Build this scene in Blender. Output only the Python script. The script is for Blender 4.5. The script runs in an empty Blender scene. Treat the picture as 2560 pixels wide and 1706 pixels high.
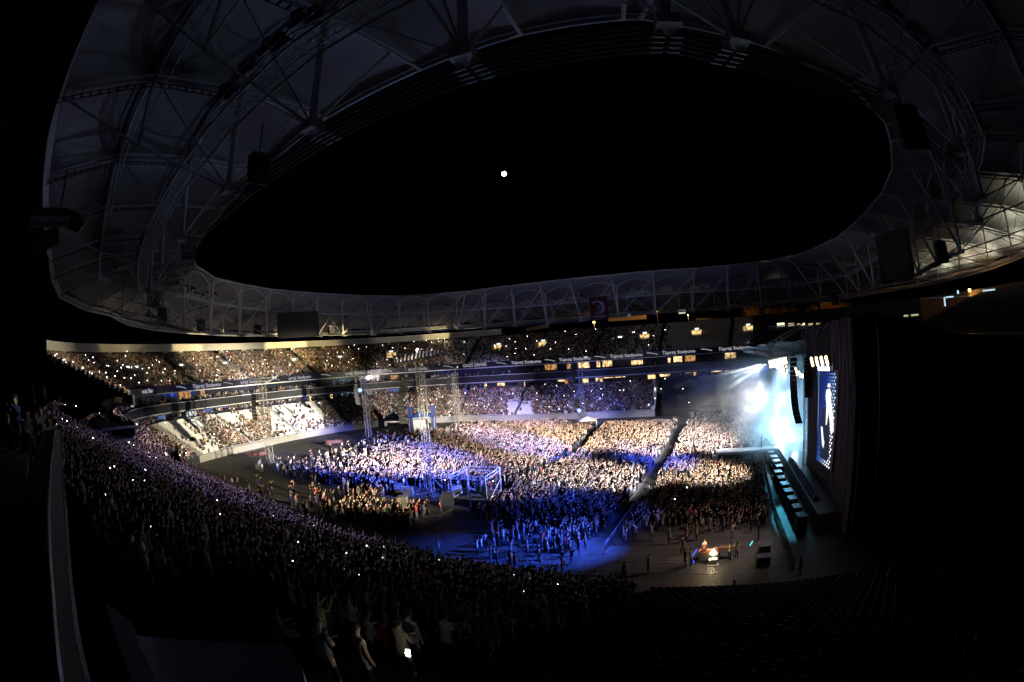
import bpy, bmesh, math, random
import numpy as np
from math import sin, cos, radians, pi, hypot, atan2
from mathutils import Vector, Matrix
rnd = random.Random(7); rng = np.random.default_rng(11)
S = bpy.context.scene
C = S.collection
GZ = 20.0                                    # camera height over the pitch floor (z = 0)

# ------------------------------------------------------------------ camera
FL, PITCH, ROLL, YAW = 17.0, radians(1.154), radians(-3.994), radians(19.882)
def cam_to_world(v):
    R, U, F = v
    c, s = cos(ROLL), sin(ROLL); R, U = R*c-U*s, R*s+U*c
    c, s = cos(PITCH), sin(PITCH); F, U = F*c-U*s, F*s+U*c
    c, s = cos(YAW), sin(YAW)
    return Vector((R*c-F*s, R*s+F*c, U))
cd = bpy.data.cameras.new('camera'); cam = bpy.data.objects.new('camera', cd); C.objects.link(cam)
cd.type = 'PANO'
cd.sensor_width = 36; cd.sensor_fit = 'HORIZONTAL'; cd.clip_start = .05; cd.clip_end = 5000
def setpano(**k):
    for kk, v in k.items():
        for tgt in (cd, getattr(cd, 'cycles', None)):
            try: setattr(tgt, kk, v); break
            except Exception: pass
setpano(panorama_type='FISHEYE_EQUISOLID', fisheye_lens=FL, fisheye_fov=radians(200))
r_, u_, f_ = cam_to_world((1, 0, 0)), cam_to_world((0, 1, 0)), cam_to_world((0, 0, 1))
M = Matrix.Identity(4)
for i in range(3): M[i][0], M[i][1], M[i][2] = r_[i], u_[i], -f_[i]
M.translation = (0, 0, GZ)
cam.matrix_world = M
S.camera = cam
def ray(px, py):                             # direction of a pixel of the 2560 x 1706 photograph
    x = (px-1280)/2560*36; y = -(py-853)/2560*36; r = hypot(x, y)
    th = 2*math.asin(r/(2*FL)); k = sin(th)/max(r, 1e-9)
    return cam_to_world((x*k, y*k, cos(th)))
def at(px, py, z):                           # world point where that ray meets height z
    d = ray(px, py); t = (z-GZ)/d.z; return Vector((d.x*t, d.y*t, z))
def atd(px, py, dist):                       # world point at a horizontal distance
    d = ray(px, py); t = dist/hypot(d.x, d.y); return Vector((d.x*t, d.y*t, GZ+d.z*t))
def aty(px, py, y):
    d = ray(px, py); t = y/d.y; return Vector((d.x*t, y, GZ+d.z*t))
def atx(px, py, x):
    d = ray(px, py); t = x/d.x; return Vector((x, d.y*t, GZ+d.z*t))

# ------------------------------------------------------------------ world, exposure
w = bpy.data.worlds.new('World'); S.world = w; w.use_nodes = True
nt = w.node_tree; bg = nt.nodes['Background']
bg.inputs[0].default_value = (.10, .14, .3, 1); bg.inputs[1].default_value = .0012
S.view_settings.view_transform = 'Standard'; S.view_settings.look = 'None'
S.view_settings.exposure = 0; S.view_settings.gamma = 1
cy = S.cycles
try:
    cy.use_denoising = True; cy.denoiser = 'OPENIMAGEDENOISE'
except Exception: pass
cy.max_bounces = 4; cy.diffuse_bounces = 2; cy.glossy_bounces = 2; cy.transmission_bounces = 2
cy.volume_bounces = 0; cy.transparent_max_bounces = 6
cy.caustics_reflective = False; cy.caustics_refractive = False
cy.sample_clamp_indirect = 3.0; cy.sample_clamp_direct = 0
cy.volume_step_rate = .35; cy.volume_max_steps = 256

# the moon's own faint light
sd = bpy.data.lights.new('moonlight', 'SUN'); sd.energy = .004; sd.angle = radians(.5); sd.color = (1, .95, .85)
so = bpy.data.objects.new('moonlight', sd); C.objects.link(so)
md = ray(1260, 435); so.rotation_euler = md.to_track_quat('Z', 'Y').to_euler()

def spot(loc, tgt, power, col, deg, blend=.35, rad=.25):
    d = bpy.data.lights.new('stage_spot', 'SPOT'); d.energy = power; d.color = col
    d.spot_size = radians(deg); d.spot_blend = blend; d.shadow_soft_size = rad
    o = bpy.data.objects.new('stage_spot', d); C.objects.link(o); o.location = loc
    o.rotation_euler = (Vector(tgt)-Vector(loc)).to_track_quat('-Z', 'Y').to_euler(); return o
def point(loc, power, col, rad=.2):
    d = bpy.data.lights.new('lamp_glow', 'POINT'); d.energy = power; d.color = col; d.shadow_soft_size = rad
    o = bpy.data.objects.new('lamp_glow', d); C.objects.link(o); o.location = loc; return o
WARM, WHITE, BLUE, CYAN, COOL, GOLD, VIO = (1, .86, .7), (.96, .92, 1), (.025, .08, 1), (.02, .5, .9), (.75, .88, 1), (1, .8, .4), (.45, .4, 1)
KL = 1000.0
L0, L1 = (13.6, 55, 16.4), (13.6, 48, 17.4)
SPOTS = [  # from, to, kW, colour, cone, blend
 (L0, (-12, 94, 1), 620, WARM, 27, .9),      # middle block
 (L0, (-13, 66, 1), 330, WHITE, 30, .9),
 (L0, (-38, 104, 1), 880, WARM, 20, .95),    # left block
 (L0, (-36, 84, 1), 360, WARM, 19, .95),
 (L0, (-44, 74, 1), 270, VIO, 18, .95),
 (L0, (3, 65, 1), 150, WARM, 36, .9),         # front block
 (L0, (2, 92, 1), 500, WHITE, 26, .9),
 (L1, (-14, 42.5, 0), 430, (.045, .12, 1), 22, .9),    # the blue pool on the near floor
 (L1, (-50, 64, 0), 1300, BLUE, 15, .8),
 (L1, (-62, 86, 0), 1300, BLUE, 12, .8),
 (L1, (-38, 64, 0), 130, BLUE, 12, .9),
 (L1, (-12, 50, 0), 45, BLUE, 24, .9),
 (L1, (-6, 78, 0), 330, BLUE, 20, 1),
 (L1, (-34, 92, 0), 1500, (.2, .25, 1), 14, 1),
 (L1, (-20, 58, 0), 120, BLUE, 20, 1),
 (L1, (2, 44, 0), 9, (1, .74, .66), 50, 1),
 (L1, (-46, 51, 0), 260, (1, .8, .5), 13, .9),
 (L0, (-102, 84, 5), 2100, (1, .9, .68), 26, .9),     # left lower stand
 (L0, (-98, 57, 5), 1300, (1, .88, .6), 11, .9),
 (L0, (-104, 99, 6), 900, (.9, .9, 1), 8, .6),
 (L0, (-84, 132, 6), 2200, (1, .9, .8), 16, .9),
 (L0, (-127, 58, 22), 700, GOLD, 8, .9),
 (L0, (-104, 30, 20), 620, (1, .84, .6), 11, .9),             # left upper stand, golden sweeps
 (L0, (-126, 92, 22), 420, GOLD, 9, .9),
 (L0, (-112, 124, 22), 620, GOLD, 9, .9),
 (L0, (-90, 146, 22), 420, WARM, 12, 1),
 (L0, (-131, 78, 27.5), 1500, GOLD, 5, .3),
 (L0, (-124, 116, 27.6), 1900, GOLD, 7, .5),
 (L0, (-128, 50, 27.5), 1300, GOLD, 5, .3),
 (L0, (-84, 154, 27.6), 1400, GOLD, 4, .4),
 (L0, (-113, 86, 15.8), 1500, (.85, .85, 1), 4, .6),
 (L0, (-52, 134, 6), 1100, VIO, 15, .95),
 (L0, (-28, 136, 6), 600, (.2, .24, 1), 15, .95),
 (L0, (-8, 134, 6), 160, (.4, .4, 1), 18, .9),
 (L0, (2, 134, 7), 260, (.05, .1, 1), 5, .7),
 (L1, (-76, 36, 7), 240, (.5, .42, .9), 15, 1),               # near left stand
 (L1, (-54, 28, 7), 75, (.4, .38, 1), 26, 1),
 (L1, (-30, 20, 9), 5, (.6, .6, .85), 46, 1),
 (L0, (-32, 58, 0), 130, (1, .86, .65), 15, 1),
 ((-35.4, 58.8, 21), (-100, 78, 33), 13, (1, .9, .8), 80, 1),  # added weak lamp at the tower top, lifts the left roof
 ((-35.4, 58.8, 21), (-40, 135, 34), 12, (1, .88, .85), 90, 1),  # second added lamp there, lifts the far roof
 (L1, (-88, 44, 8), 600, (.85, .7, .9), 7, .9),
 (L1, (-60, 50, 0), 130, (1, .82, .6), 14, .9),
 (L0, (-72, 70, 0), 260, (1, .85, .6), 12, .9),
]
for a, b, p, c, dg, bl in SPOTS: spot(a, b, p*KL, c, dg, bl)

# ------------------------------------------------------------------ helpers
def sset(n, v): n.default_value = v
def mat(name, col, rough=.7, metal=0, emit=None, es=0, noise=0, nscale=3, bump=0, spec=.4):
    m = bpy.data.materials.new(name); m.use_nodes = True; t = m.node_tree; b = t.nodes['Principled BSDF']
    b.inputs['Base Color'].default_value = (*col, 1); b.inputs['Roughness'].default_value = rough
    b.inputs['Metallic'].default_value = metal; b.inputs['Specular IOR Level'].default_value = spec
    if emit: b.inputs['Emission Color'].default_value = (*emit, 1); b.inputs['Emission Strength'].default_value = es
    if noise or bump:
        tc = t.nodes.new('ShaderNodeTexCoord'); nz = t.nodes.new('ShaderNodeTexNoise')
        nz.inputs['Scale'].default_value = nscale; nz.inputs['Detail'].default_value = 5
        t.links.new(tc.outputs['Object'], nz.inputs['Vector'])
        if noise:
            mx = t.nodes.new('ShaderNodeMix'); mx.data_type = 'RGBA'
            mx.inputs[6].default_value = (*[c*(1-noise) for c in col], 1); mx.inputs[7].default_value = (*[min(1, c*(1+noise)) for c in col], 1)
            t.links.new(nz.outputs['Fac'], mx.inputs[0]); t.links.new(mx.outputs[2], b.inputs['Base Color'])
        if bump:
            bp = t.nodes.new('ShaderNodeBump'); bp.inputs['Strength'].default_value = bump
            t.links.new(nz.outputs['Fac'], bp.inputs['Height']); t.links.new(bp.outputs[0], b.inputs['Normal'])
    return m
def glow(name, col, s): return mat(name, (0, 0, 0), emit=col, es=s)
def room(name, col, s_):                     # a lit room seen through its window: uneven brightness
    m = mat(name, (0, 0, 0), emit=col, es=s_); t = m.node_tree; b = t.nodes['Principled BSDF']; tc = t.nodes.new('ShaderNodeTexCoord'); vo = t.nodes.new('ShaderNodeTexNoise')
    vo.inputs['Scale'].default_value = 1.1; vo.inputs['Detail'].default_value = 3; mr = t.nodes.new('ShaderNodeMapRange'); mr.inputs[1].default_value = .38; mr.inputs[2].default_value = .62; mr.inputs[3].default_value = s_*.35; mr.inputs[4].default_value = s_*1.5
    t.links.new(tc.outputs['Object'], vo.inputs['Vector']); t.links.new(vo.outputs['Fac'], mr.inputs[0]); t.links.new(mr.outputs[0], b.inputs['Emission Strength']); return m
def attr_mat(name, rough=.8, emit=0, objcol=False):
    m = bpy.data.materials.new(name); m.use_nodes = True; t = m.node_tree; b = t.nodes['Principled BSDF']
    a = t.nodes.new('ShaderNodeAttribute'); a.attribute_name = 'col'
    src = a.outputs['Color']
    if objcol:
        oi = t.nodes.new('ShaderNodeObjectInfo'); mx = t.nodes.new('ShaderNodeMix'); mx.data_type = 'RGBA'
        t.links.new(a.outputs['Alpha'], mx.inputs[0]); t.links.new(oi.outputs['Color'], mx.inputs[6]); t.links.new(src, mx.inputs[7])
        src = mx.outputs[2]
    if emit:
        b.inputs['Base Color'].default_value = (0, 0, 0, 1)
        t.links.new(src, b.inputs['Emission Color']); b.inputs['Emission Strength'].default_value = emit
    else: t.links.new(src, b.inputs['Base Color'])
    b.inputs['Roughness'].default_value = rough; b.inputs['Specular IOR Level'].default_value = .2
    return m
def tag(o, label=None, cat=None, group=None, kind=None):
    if label: o['label'] = label
    if cat: o['category'] = cat
    if group: o['group'] = group
    if kind: o['kind'] = kind
    return o
def empty(name, loc, label, cat, group=None, rz=0):
    o = bpy.data.objects.new(name, None); C.objects.link(o); o.location = loc; o.rotation_euler = (0, 0, rz)
    o.empty_display_size = .3
    return tag(o, label, cat, group)
WORLD = {}                                   # things whose parts are modelled in world coordinates
def setp(o, parent):
    o.parent = parent
    r = parent
    while r is not None:
        if r.name in WORLD:
            if r == parent: o.matrix_parent_inverse = Matrix.Translation(-Vector(r.location))
            break
        r = r.parent
def wempty(*a, **k): o = empty(*a, **k); WORLD[o.name] = 1; return o
class MB:                                    # collects shapes, links them as ONE mesh
    def __init__(s): s.v = []; s.f = []; s.c = []; s.n = 0
    def add(s, v, f, col=None):
        v = np.asarray(v, float); s.v.append(v)
        s.f += [tuple(i+s.n for i in q) for q in f]; s.n += len(v)
        if col is not None: s.c += [col]*len(f)
        return s
    def box(s, c, d, rz=0, col=None, M=None, top=1.0):
        c = Vector(c); x, y, z = d[0]/2, d[1]/2, d[2]/2
        P = [(-x, -y, -z), (x, -y, -z), (x, y, -z), (-x, y, -z), (-x*top, -y*top, z), (x*top, -y*top, z), (x*top, y*top, z), (-x*top, y*top, z)]
        R = M or Matrix.Rotation(rz, 3, 'Z')
        return s.add([tuple(R@Vector(p)+c) for p in P], [(0, 3, 2, 1), (4, 5, 6, 7), (0, 1, 5, 4), (1, 2, 6, 5), (2, 3, 7, 6), (3, 0, 4, 7)], col)
    def tube(s, pts, r, n=6, col=None, closed=False, r2=None, caps=True):
        pts = [Vector(p) for p in pts]; m = len(pts); V = []; up = Vector((0, 0, 1))
        for i, p in enumerate(pts):
            a = pts[i-1] if (i > 0 or closed) else p; b = pts[(i+1) % m] if (i < m-1 or closed) else p
            t = (b-a).normalized(); x = t.cross(up)
            if x.length < 1e-3: x = t.cross(Vector((1, 0, 0)))
            x.normalize(); y = x.cross(t)
            rr = r if r2 is None else r+(r2-r)*i/(m-1)
            for k in range(n):
                an = 2*pi*k/n; V.append(tuple(p+x*cos(an)*rr+y*sin(an)*rr))
        F = []
        for i in range(m if closed else m-1):
            j = (i+1) % m
            for k in range(n): F.append((i*n+k, i*n+(k+1) % n, j*n+(k+1) % n, j*n+k))
        if not closed and caps: F += [tuple(range(n)), tuple(range((m-1)*n, m*n))[::-1]]
        return s.add(V, F, col)
    def quad(s, a, b, c, d, col=None): return s.add([a, b, c, d], [(0, 1, 2, 3)], col)
    def slab(s, poly, z0, z1, col=None):     # prism over a plan polygon
        n = len(poly); V = [(p[0], p[1], z0) for p in poly]+[(p[0], p[1], z1) for p in poly]
        F = [tuple(range(n))[::-1], tuple(range(n, 2*n))]+[(i, (i+1) % n, n+(i+1) % n, n+i) for i in range(n)]
        return s.add(V, F, col)
    def build(s, name, m, parent=None, smooth=False):
        me = bpy.data.meshes.new(name); me.from_pydata(np.concatenate(s.v).tolist() if s.v else [], [], s.f)
        if s.c:
            a = me.attributes.new('col', 'FLOAT_COLOR', 'CORNER'); i = 0; cc = []
            for q, c in zip(s.f, s.c): cc += list(c if len(c) == 4 else (*c, 1))*len(q)
            a.data.foreach_set('color', cc)
        me.materials.append(m)
        if smooth: me.polygons.foreach_set('use_smooth', [True]*len(me.polygons))
        me.update()
        o = bpy.data.objects.new(name, me); C.objects.link(o)
        if parent is not None: setp(o, parent)
        return o
def fastmesh(name, V, F, col, m):            # V (n,3), F (m,4) quads or (m,3), col (m,3) per face
    me = bpy.data.meshes.new(name); k = F.shape[1]
    me.vertices.add(len(V)); me.vertices.foreach_set('co', V.astype(np.float32).ravel())
    me.loops.add(F.size); me.loops.foreach_set('vertex_index', F.astype(np.int32).ravel())
    me.polygons.add(len(F)); me.polygons.foreach_set('loop_start', (np.arange(len(F))*k).astype(np.int32))
    try: me.polygons.foreach_set('loop_total', np.full(len(F), k, np.int32))
    except Exception: pass
    if col is not None:
        a = me.attributes.new('col', 'FLOAT_COLOR', 'FACE')
        a.data.foreach_set('color', np.concatenate([col, np.ones((len(col), 1))], 1).astype(np.float32).ravel())
    me.materials.append(m); me.update(calc_edges=True); me.validate()
    o = bpy.data.objects.new(name, me); C.objects.link(o); return o
def copy_tree(o, parent=None):
    c = o.copy(); C.objects.link(c)
    if parent is not None: c.parent = parent
    for ch in KIDS.get(o.name, []): copy_tree(ch, c)
    return c
KIDS = {}
def kids(o, *ch): KIDS[o.name] = list(ch); return o

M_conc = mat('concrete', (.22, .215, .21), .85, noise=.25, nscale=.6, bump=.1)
M_dark = mat('dark_concrete', (.05, .05, .055), .85, noise=.3, nscale=.5)
M_black = mat('black_paint', (.012, .012, .014), .6)
M_drape = mat('black_drape', (.01, .01, .011), .75, noise=.4, nscale=1.5, bump=.6)
M_steel = mat('white_steel', (.55, .55, .56), .45, noise=.1)
M_dsteel = mat('grey_steel', (.2, .2, .21), .5, .6)
M_alu = mat('bare_aluminium', (.6, .58, .52), .5, .2)
M_wall = mat('cream_wall', (.62, .59, .5), .8, noise=.08, nscale=.3)
M_led_off = mat('dark_led_board', (.012, .012, .018), .3)
M_glass = mat('dark_glass', (.02, .022, .03), .12, spec=.8)
M_orange = glow('orange_light', (1, .36, .05), 1.1)

# membrane: pale translucent fabric
M_mem = mat('roof_membrane', (.3, .295, .3), .7, noise=.22, nscale=.35, bump=.35)

# ------------------------------------------------------------------ the ground and the pitch floor
def catmull(P, closed=True, sub=12):
    P = [Vector(p) for p in P]; n = len(P); out = []
    for i in range(n if closed else n-1):
        p0, p1, p2, p3 = (P[(i+k-1) % n] if closed else P[min(max(i+k-1, 0), n-1)] for k in range(4))
        for j in range(sub):
            t = j/sub; out.append(.5*((2*p1)+(-p0+p2)*t+(2*p0-5*p1+4*p2-p3)*t*t+(-p0+3*p1-3*p2+p3)*t**3))
    if not closed: out.append(P[-1])
    return out
FW = [(-94.5, 60), (-90, 51.5), (-76, 45.5), (-48, 39.5), (-31, 36), (-12, 33.3), (0, 32.5), (20, 33), (34, 42), (40, 60), (41, 85), (38, 105), (28, 119),
      (10, 125), (-15, 127.5), (-40, 128), (-62, 127), (-80, 121), (-91, 108), (-95.5, 90), (-95.5, 75)]
FC = catmull([(x, y, 0) for x, y in FW], True, 16)
# resample at 1.0 m
def resample(P, step, closed=True):
    Q = list(P)+([P[0]] if closed else []); L = [0]
    for a, b in zip(Q, Q[1:]): L.append(L[-1]+(b-a).length)
    n = int(L[-1]/step); out = []; j = 0
    for i in range(n):
        s = L[-1]*i/n
        while L[j+1] < s: j += 1
        out.append(Q[j].lerp(Q[j+1], (s-L[j])/max(L[j+1]-L[j], 1e-9)))
    return out
FP = resample(FC, 1.5); NF = len(FP)
FPn = np.array([[p.x, p.y] for p in FP])
T_ = np.roll(FPn, -2, 0)-np.roll(FPn, 2, 0); T_ /= np.linalg.norm(T_, axis=1)[:, None]
NRM = np.stack([T_[:, 1], -T_[:, 0]], 1)
ctr = FPn.mean(0)
if ((FPn-ctr)*NRM).sum() < 0: NRM = -NRM
for _ in range(6): NRM = NRM+np.roll(NRM, 1, 0)+np.roll(NRM, -1, 0); NRM /= np.linalg.norm(NRM, axis=1)[:, None]
def off(i, d): return FPn[i % NF]+NRM[i % NF]*d
def idx(x, y): return int(((FPn-np.array([x, y]))**2).sum(1).argmin())
def rng_idx(a, b, direction=1):              # indices from a to b going round the far side
    out = [a]; i = a
    while i != b: i = (i+direction) % NF; out.append(i)
    return out

g = MB(); g.quad((-1500, -1500, -.05), (1500, -1500, -.05), (1500, 1500, -.05), (-1500, 1500, -.05))
M_grd = mat('night_ground', (.05, .05, .045), .95, noise=.4, nscale=.02)
tag(g.build('ground', M_grd), 'dark ground around the stadium', None, None, 'structure')
def floor_mat():
    m = bpy.data.materials.new('pitch_cover'); m.use_nodes = True; t = m.node_tree; b = t.nodes['Principled BSDF']
    tc = t.nodes.new('ShaderNodeTexCoord'); br = t.nodes.new('ShaderNodeTexBrick')
    br.inputs['Scale'].default_value = 1; br.inputs['Brick Width'].default_value = 3; br.inputs['Row Height'].default_value = 1.2
    br.inputs['Mortar Size'].default_value = .06; br.inputs['Color1'].default_value = (.055, .054, .052, 1)
    br.inputs['Color2'].default_value = (.085, .083, .08, 1); br.inputs['Mortar'].default_value = (.03, .03, .03, 1)
    t.links.new(tc.outputs['Object'], br.inputs['Vector']); t.links.new(br.outputs['Color'], b.inputs['Base Color'])
    b.inputs['Roughness'].default_value = .55
    return m
g = MB(); g.slab([tuple(p) for p in FPn], -.04, 0.0)
tag(g.build('pitch_floor', floor_mat()), 'grey panel floor laid over the pitch', None, None, 'structure')
g = MB(); g.slab([(-.9, 113), (1.1, 113), (-2.9, 73.4), (-4.8, 58.2), (-6.0, 50), (-7.9, 50), (-6.8, 58.2), (-4.9, 73.4)], .004, .03)  # near-black strips stand in for the shade on the aisle floor
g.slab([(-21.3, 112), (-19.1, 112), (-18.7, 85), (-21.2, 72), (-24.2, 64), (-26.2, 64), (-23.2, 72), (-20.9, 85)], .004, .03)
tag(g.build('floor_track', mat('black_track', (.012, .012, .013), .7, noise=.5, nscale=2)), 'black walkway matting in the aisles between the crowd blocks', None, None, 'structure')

# ------------------------------------------------------------------ stands
iL = idx(-93, 57)            # where the near stand meets the far one
iNL = idx(-76, 45.5); iNR = idx(36, 46)
d1 = 1 if (idx(-40, 128)-idx(-62, 127)) % NF < NF/2 else -1
# direction of increasing x along the far side
def along(a, b, through):
    for dr in (1, -1):
        r = rng_idx(a, b, dr)
        if through in r: return r
FAR = along(iL, iNR, idx(-40, 128))
NEAR = along(iL, iNR, idx(-12, 33.3))
Z1, RISE, TREAD = 1.6, .36, .8
def terrace(ids, d0, z0, rows, tread, rise, m, name, parent, front=None):
    mb = MB(); P = []
    if front is not None: P.append((d0, front))
    for r in range(rows):
        P += [(d0+tread*r, z0+rise*r), (d0+tread*(r+1), z0+rise*r)]
    P.append((d0+tread*rows, z0+rise*rows+.3)); P.append((d0+tread*rows+.4, z0+rise*rows+.3)); P.append((d0+tread*rows+.4, z0+rise*rows-1.5))
    k = len(P); V = []
    for i in ids:
        for d, z in P:
            q = off(i, d); V.append((q[0], q[1], z))
    F = [(a*k+j, (a+1)*k+j, (a+1)*k+j+1, a*k+j+1) for a in range(len(ids)-1) for j in range(k-1)]
    mb.add(V, F); return mb.build(name, m, parent)
stand = wempty('grandstand', (-25, 150, 0), 'curved two tier stadium stand packed with spectators across the floor', 'grandstand')
nstand = wempty('grandstand', (-30, 25, 0), 'near lower stand sloping up from the floor beneath the camera', 'grandstand')
LR, UR, NR = 18, 23, 36
terrace(FAR, .6, Z1, LR, TREAD, RISE, M_conc, 'lower_tier', stand, -.0)
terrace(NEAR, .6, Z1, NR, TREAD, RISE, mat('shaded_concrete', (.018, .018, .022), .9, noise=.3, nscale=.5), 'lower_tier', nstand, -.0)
# suites between tiers
TOPL = Z1+LR*RISE            # ~8.1
def band(ids, d, z0, z1, m, name, parent, th=.35, flat=False):
    mb = MB(); V = []
    for i in ids:
        a, b = off(i, d), off(i, d+th)
        V += [(a[0], a[1], z0), (a[0], a[1], z1), (b[0], b[1], z1), (b[0], b[1], z0)]
    F = [(k*4+j, (k+1)*4+j, (k+1)*4+(j+1) % 4, k*4+(j+1) % 4) for k in range(len(ids)-1) for j in range(4)]
    F += [(0, 1, 2, 3), tuple((len(ids)-1)*4+j for j in (3, 2, 1, 0))]
    mb.add(V, F); return mb.build(name, m, parent)
UPI = along(idx(-70, 44.2), iNR, idx(-40, 128))
band(UPI, 17.5, TOPL, 10.8, M_glass, 'suite_front', stand)
band(UPI, 12.6, 10.75, 12.7, M_black, 'balcony_front', stand)
band(UPI, 12.9, 10.55, 10.75, M_steel, 'balcony_rail', stand, .3); band(UPI, 12.4, 12.7, 12.82, M_steel, 'balcony_rail', stand, .3)
band(UPI, 13.2, 10.2, 10.5, M_dark, 'suite_floor', stand, 6)
band(UPI, 17.5, 12.9, 15.4, M_glass, 'suite_front', stand)
band(UPI, 13.0, 12.0, 12.4, M_dark, 'suite_floor', stand, 6)
rib = band(UPI, 12.3, 15.45, 17.0, M_led_off, 'ribbon_board', stand)
band(UPI, 12.6, 15.15, 15.4, M_steel, 'balcony_rail', stand, .5)
UZ0, UT, URS = 16.6, .87, .36
terrace(UPI, 12.7, UZ0, UR, UT, URS, M_dark, 'upper_tier', stand, 15.6)
UD = 12.7+UT*UR; UTOP = UZ0+UR*URS           # 32.7 , 24.9
WALLI = along(idx(-82, 47.5), idx(-58, 127.4), idx(-95, 90))
wall = band(WALLI, UD+1.6, 26.1, 28.2, M_wall, 'concourse_wall', stand, .5)
for k in range(0, len(WALLI)-3, 4):
    i = WALLI[k]; q = off(i, UD+1.75); an = atan2(NRM[i][1], NRM[i][0])
    mb = MB(); mb.box((q[0], q[1], UTOP/2+13.2), (.5, 1.3, 2.2), an); mb.build('wall_pier', M_wall, stand)
band(WALLI, UD+7, 22, 27.2, M_dark, 'rear_wall', stand)
RIGHTI = along(idx(-56, 127.6), iNR, idx(-20, 128))
band(RIGHTI, UD+.6, 24, 25.5, M_dark, 'rear_parapet', stand)
M_warmwin = room('lit_doorway', (1, .66, .26), 1.0)
# vomitories
def vom(i, d, z, h=2.2, lit=False, big=1.0, label=None):
    q = off(i, d); an = atan2(NRM[i][1], NRM[i][0])
    mb = MB(); R = Matrix.Rotation(an, 3, 'Z')
    def L(x, y, zz): return R@Vector((x, y, zz))+Vector((q[0], q[1], z))
    for sy in (-1, 1):
        mb.add([L(-3.2*big, sy*1.9, -.8), L(2*big, sy*1.9, .2), L(2*big, sy*1.9, h), L(-3.2*big, sy*1.9, .5),
                L(-3.2*big, sy*1.65, -.8), L(2*big, sy*1.65, .2), L(2*big, sy*1.65, h), L(-3.2*big, sy*1.65, .5)],
               [(0, 1, 2, 3), (7, 6, 5, 4), (3, 2, 6, 7), (0, 3, 7, 4), (1, 5, 6, 2)])
    o = mb.add([L(1.9*big, -1.65, h-.9), L(1.9*big, 1.65, h-.9), L(2.2*big, 1.65, h), L(2.2*big, -1.65, h), L(2.5*big, -1.65, h-.9), L(2.5*big, 1.65, h-.9)],
           [(0, 1, 2, 3), (3, 2, 5, 4)]).build('stair_portal', M_conc, stand)
    d_ = MB(); d_.add([L(1.95*big, -1.6, -.3), L(1.95*big, 1.6, -.3), L(1.95*big, 1.6, h-.95), L(1.95*big, -1.6, h-.95)], [(0, 1, 2, 3)])
    d_.build('doorway', M_warmwin if lit else M_black, o)
    s_ = MB(); s_.add([L(1.8*big, -.6, h-.7), L(1.8*big, .6, h-.7), L(1.8*big, .6, h-.35), L(1.8*big, -.6, h-.35)], [(0, 1, 2, 3)])
    s_.build('exit_sign', M_sign, o)
M_sign = glow('exit_sign', (.9, 1, 1), 2.5)
def idx_px(px, d=20):                        # curve index of the stand seen in that picture column
    az = atan2(ray(px, 880).x, ray(px, 880).y); best = None
    for i in FAR:
        q = off(i, d); e = abs(atan2(q[0], q[1])-az)
        if best is None or e < best[0]: best = (e, i)
    return best[1]
for px_, lit in ((232, 0), (335, 0), (448, 0), (560, 0), (735, 0), (850, 0), (985, 1), (1252, 1), (1355, 1), (1550, 0), (1617, 1), (1743, 1), (1873, 1)):
    vom(idx_px(px_, 22), 20.5, UZ0+3.4, 3.1 if lit else 2.4, bool(lit))
for px_ in (470, 690, 790, 1050, 1240, 1320):
    vom(idx_px(px_, 12), 12, Z1+4.6, 2.2, False)
# lit suite windows, seen mostly to the right of the corner
def window(px0, px1, z0, z1, m, parent=stand):
    a, b = idx_px(px0, 17), idx_px(px1, 17); ids = rng_idx(a, b, 1 if (b-a) % NF < NF/2 else -1)
    if len(ids) < 2: ids = [a, (a+1) % NF]
    A, B = off(ids[0], 17.3), off(ids[-1], 17.3)
    az0, az1 = (atan2(ray(p, 890).x, ray(p, 890).y) for p in (px0, px1))
    def hit(az):                             # where the azimuth line meets segment AB
        d = np.array([sin(az), cos(az)]); e = B-A; M2 = np.array([[d[0], -e[0]], [d[1], -e[1]]])
        t = np.linalg.solve(M2, A); return d*t[0]
    P, Q = hit(az0), hit(az1)
    mb = MB(); mb.quad((*P, z0), (*Q, z0), (*Q, z1), (*P, z1)); o = mb.build('suite_window', m, parent)
    fr = MB(); n = max(1, int(np.linalg.norm(Q-P)/1.3))
    back = (P+Q)/2; nr = -back/np.linalg.norm(back)*.08
    for k in range(n+1):
        p = P+(Q-P)*k/n+nr; fr.box((p[0], p[1], (z0+z1)/2), (.07, .07, z1-z0))
    p, q = P+nr, Q+nr
    fr.tube([(p[0], p[1], z1), (q[0], q[1], z1)], .05, 4); fr.build('window_frame', M_dsteel, o)
M_w1 = room('lit_room_bright', (1, .66, .3), 1.3); M_w2 = room('lit_room_dim', (1, .5, .16), .5); M_w3 = glow('lit_room_blue', (.1, .3, 1), .5); M_w4 = room('lit_room_white', (.8, .9, 1), 1.0)
for a, b, lo, hi, m in ((1360, 1390, 13.2, 14.9, M_w2), (1415, 1425, 13.2, 14.9, M_w2), (1443, 1472, 13.2, 15.1, M_w1), (1490, 1499, 13.2, 15.0, M_w1), (1505, 1529, 13.2, 15.2, M_w1),
                        (1577, 1606, 13.2, 14.6, M_w1), (1669, 1676, 13.2, 14.6, M_w1), (1683, 1705, 13.2, 14.9, M_w1), (1712, 1738, 13.2, 14.9, M_w2), (1812, 1840, 13.2, 14.9, M_w1)):
    window(a, b, lo, hi, m)
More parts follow.
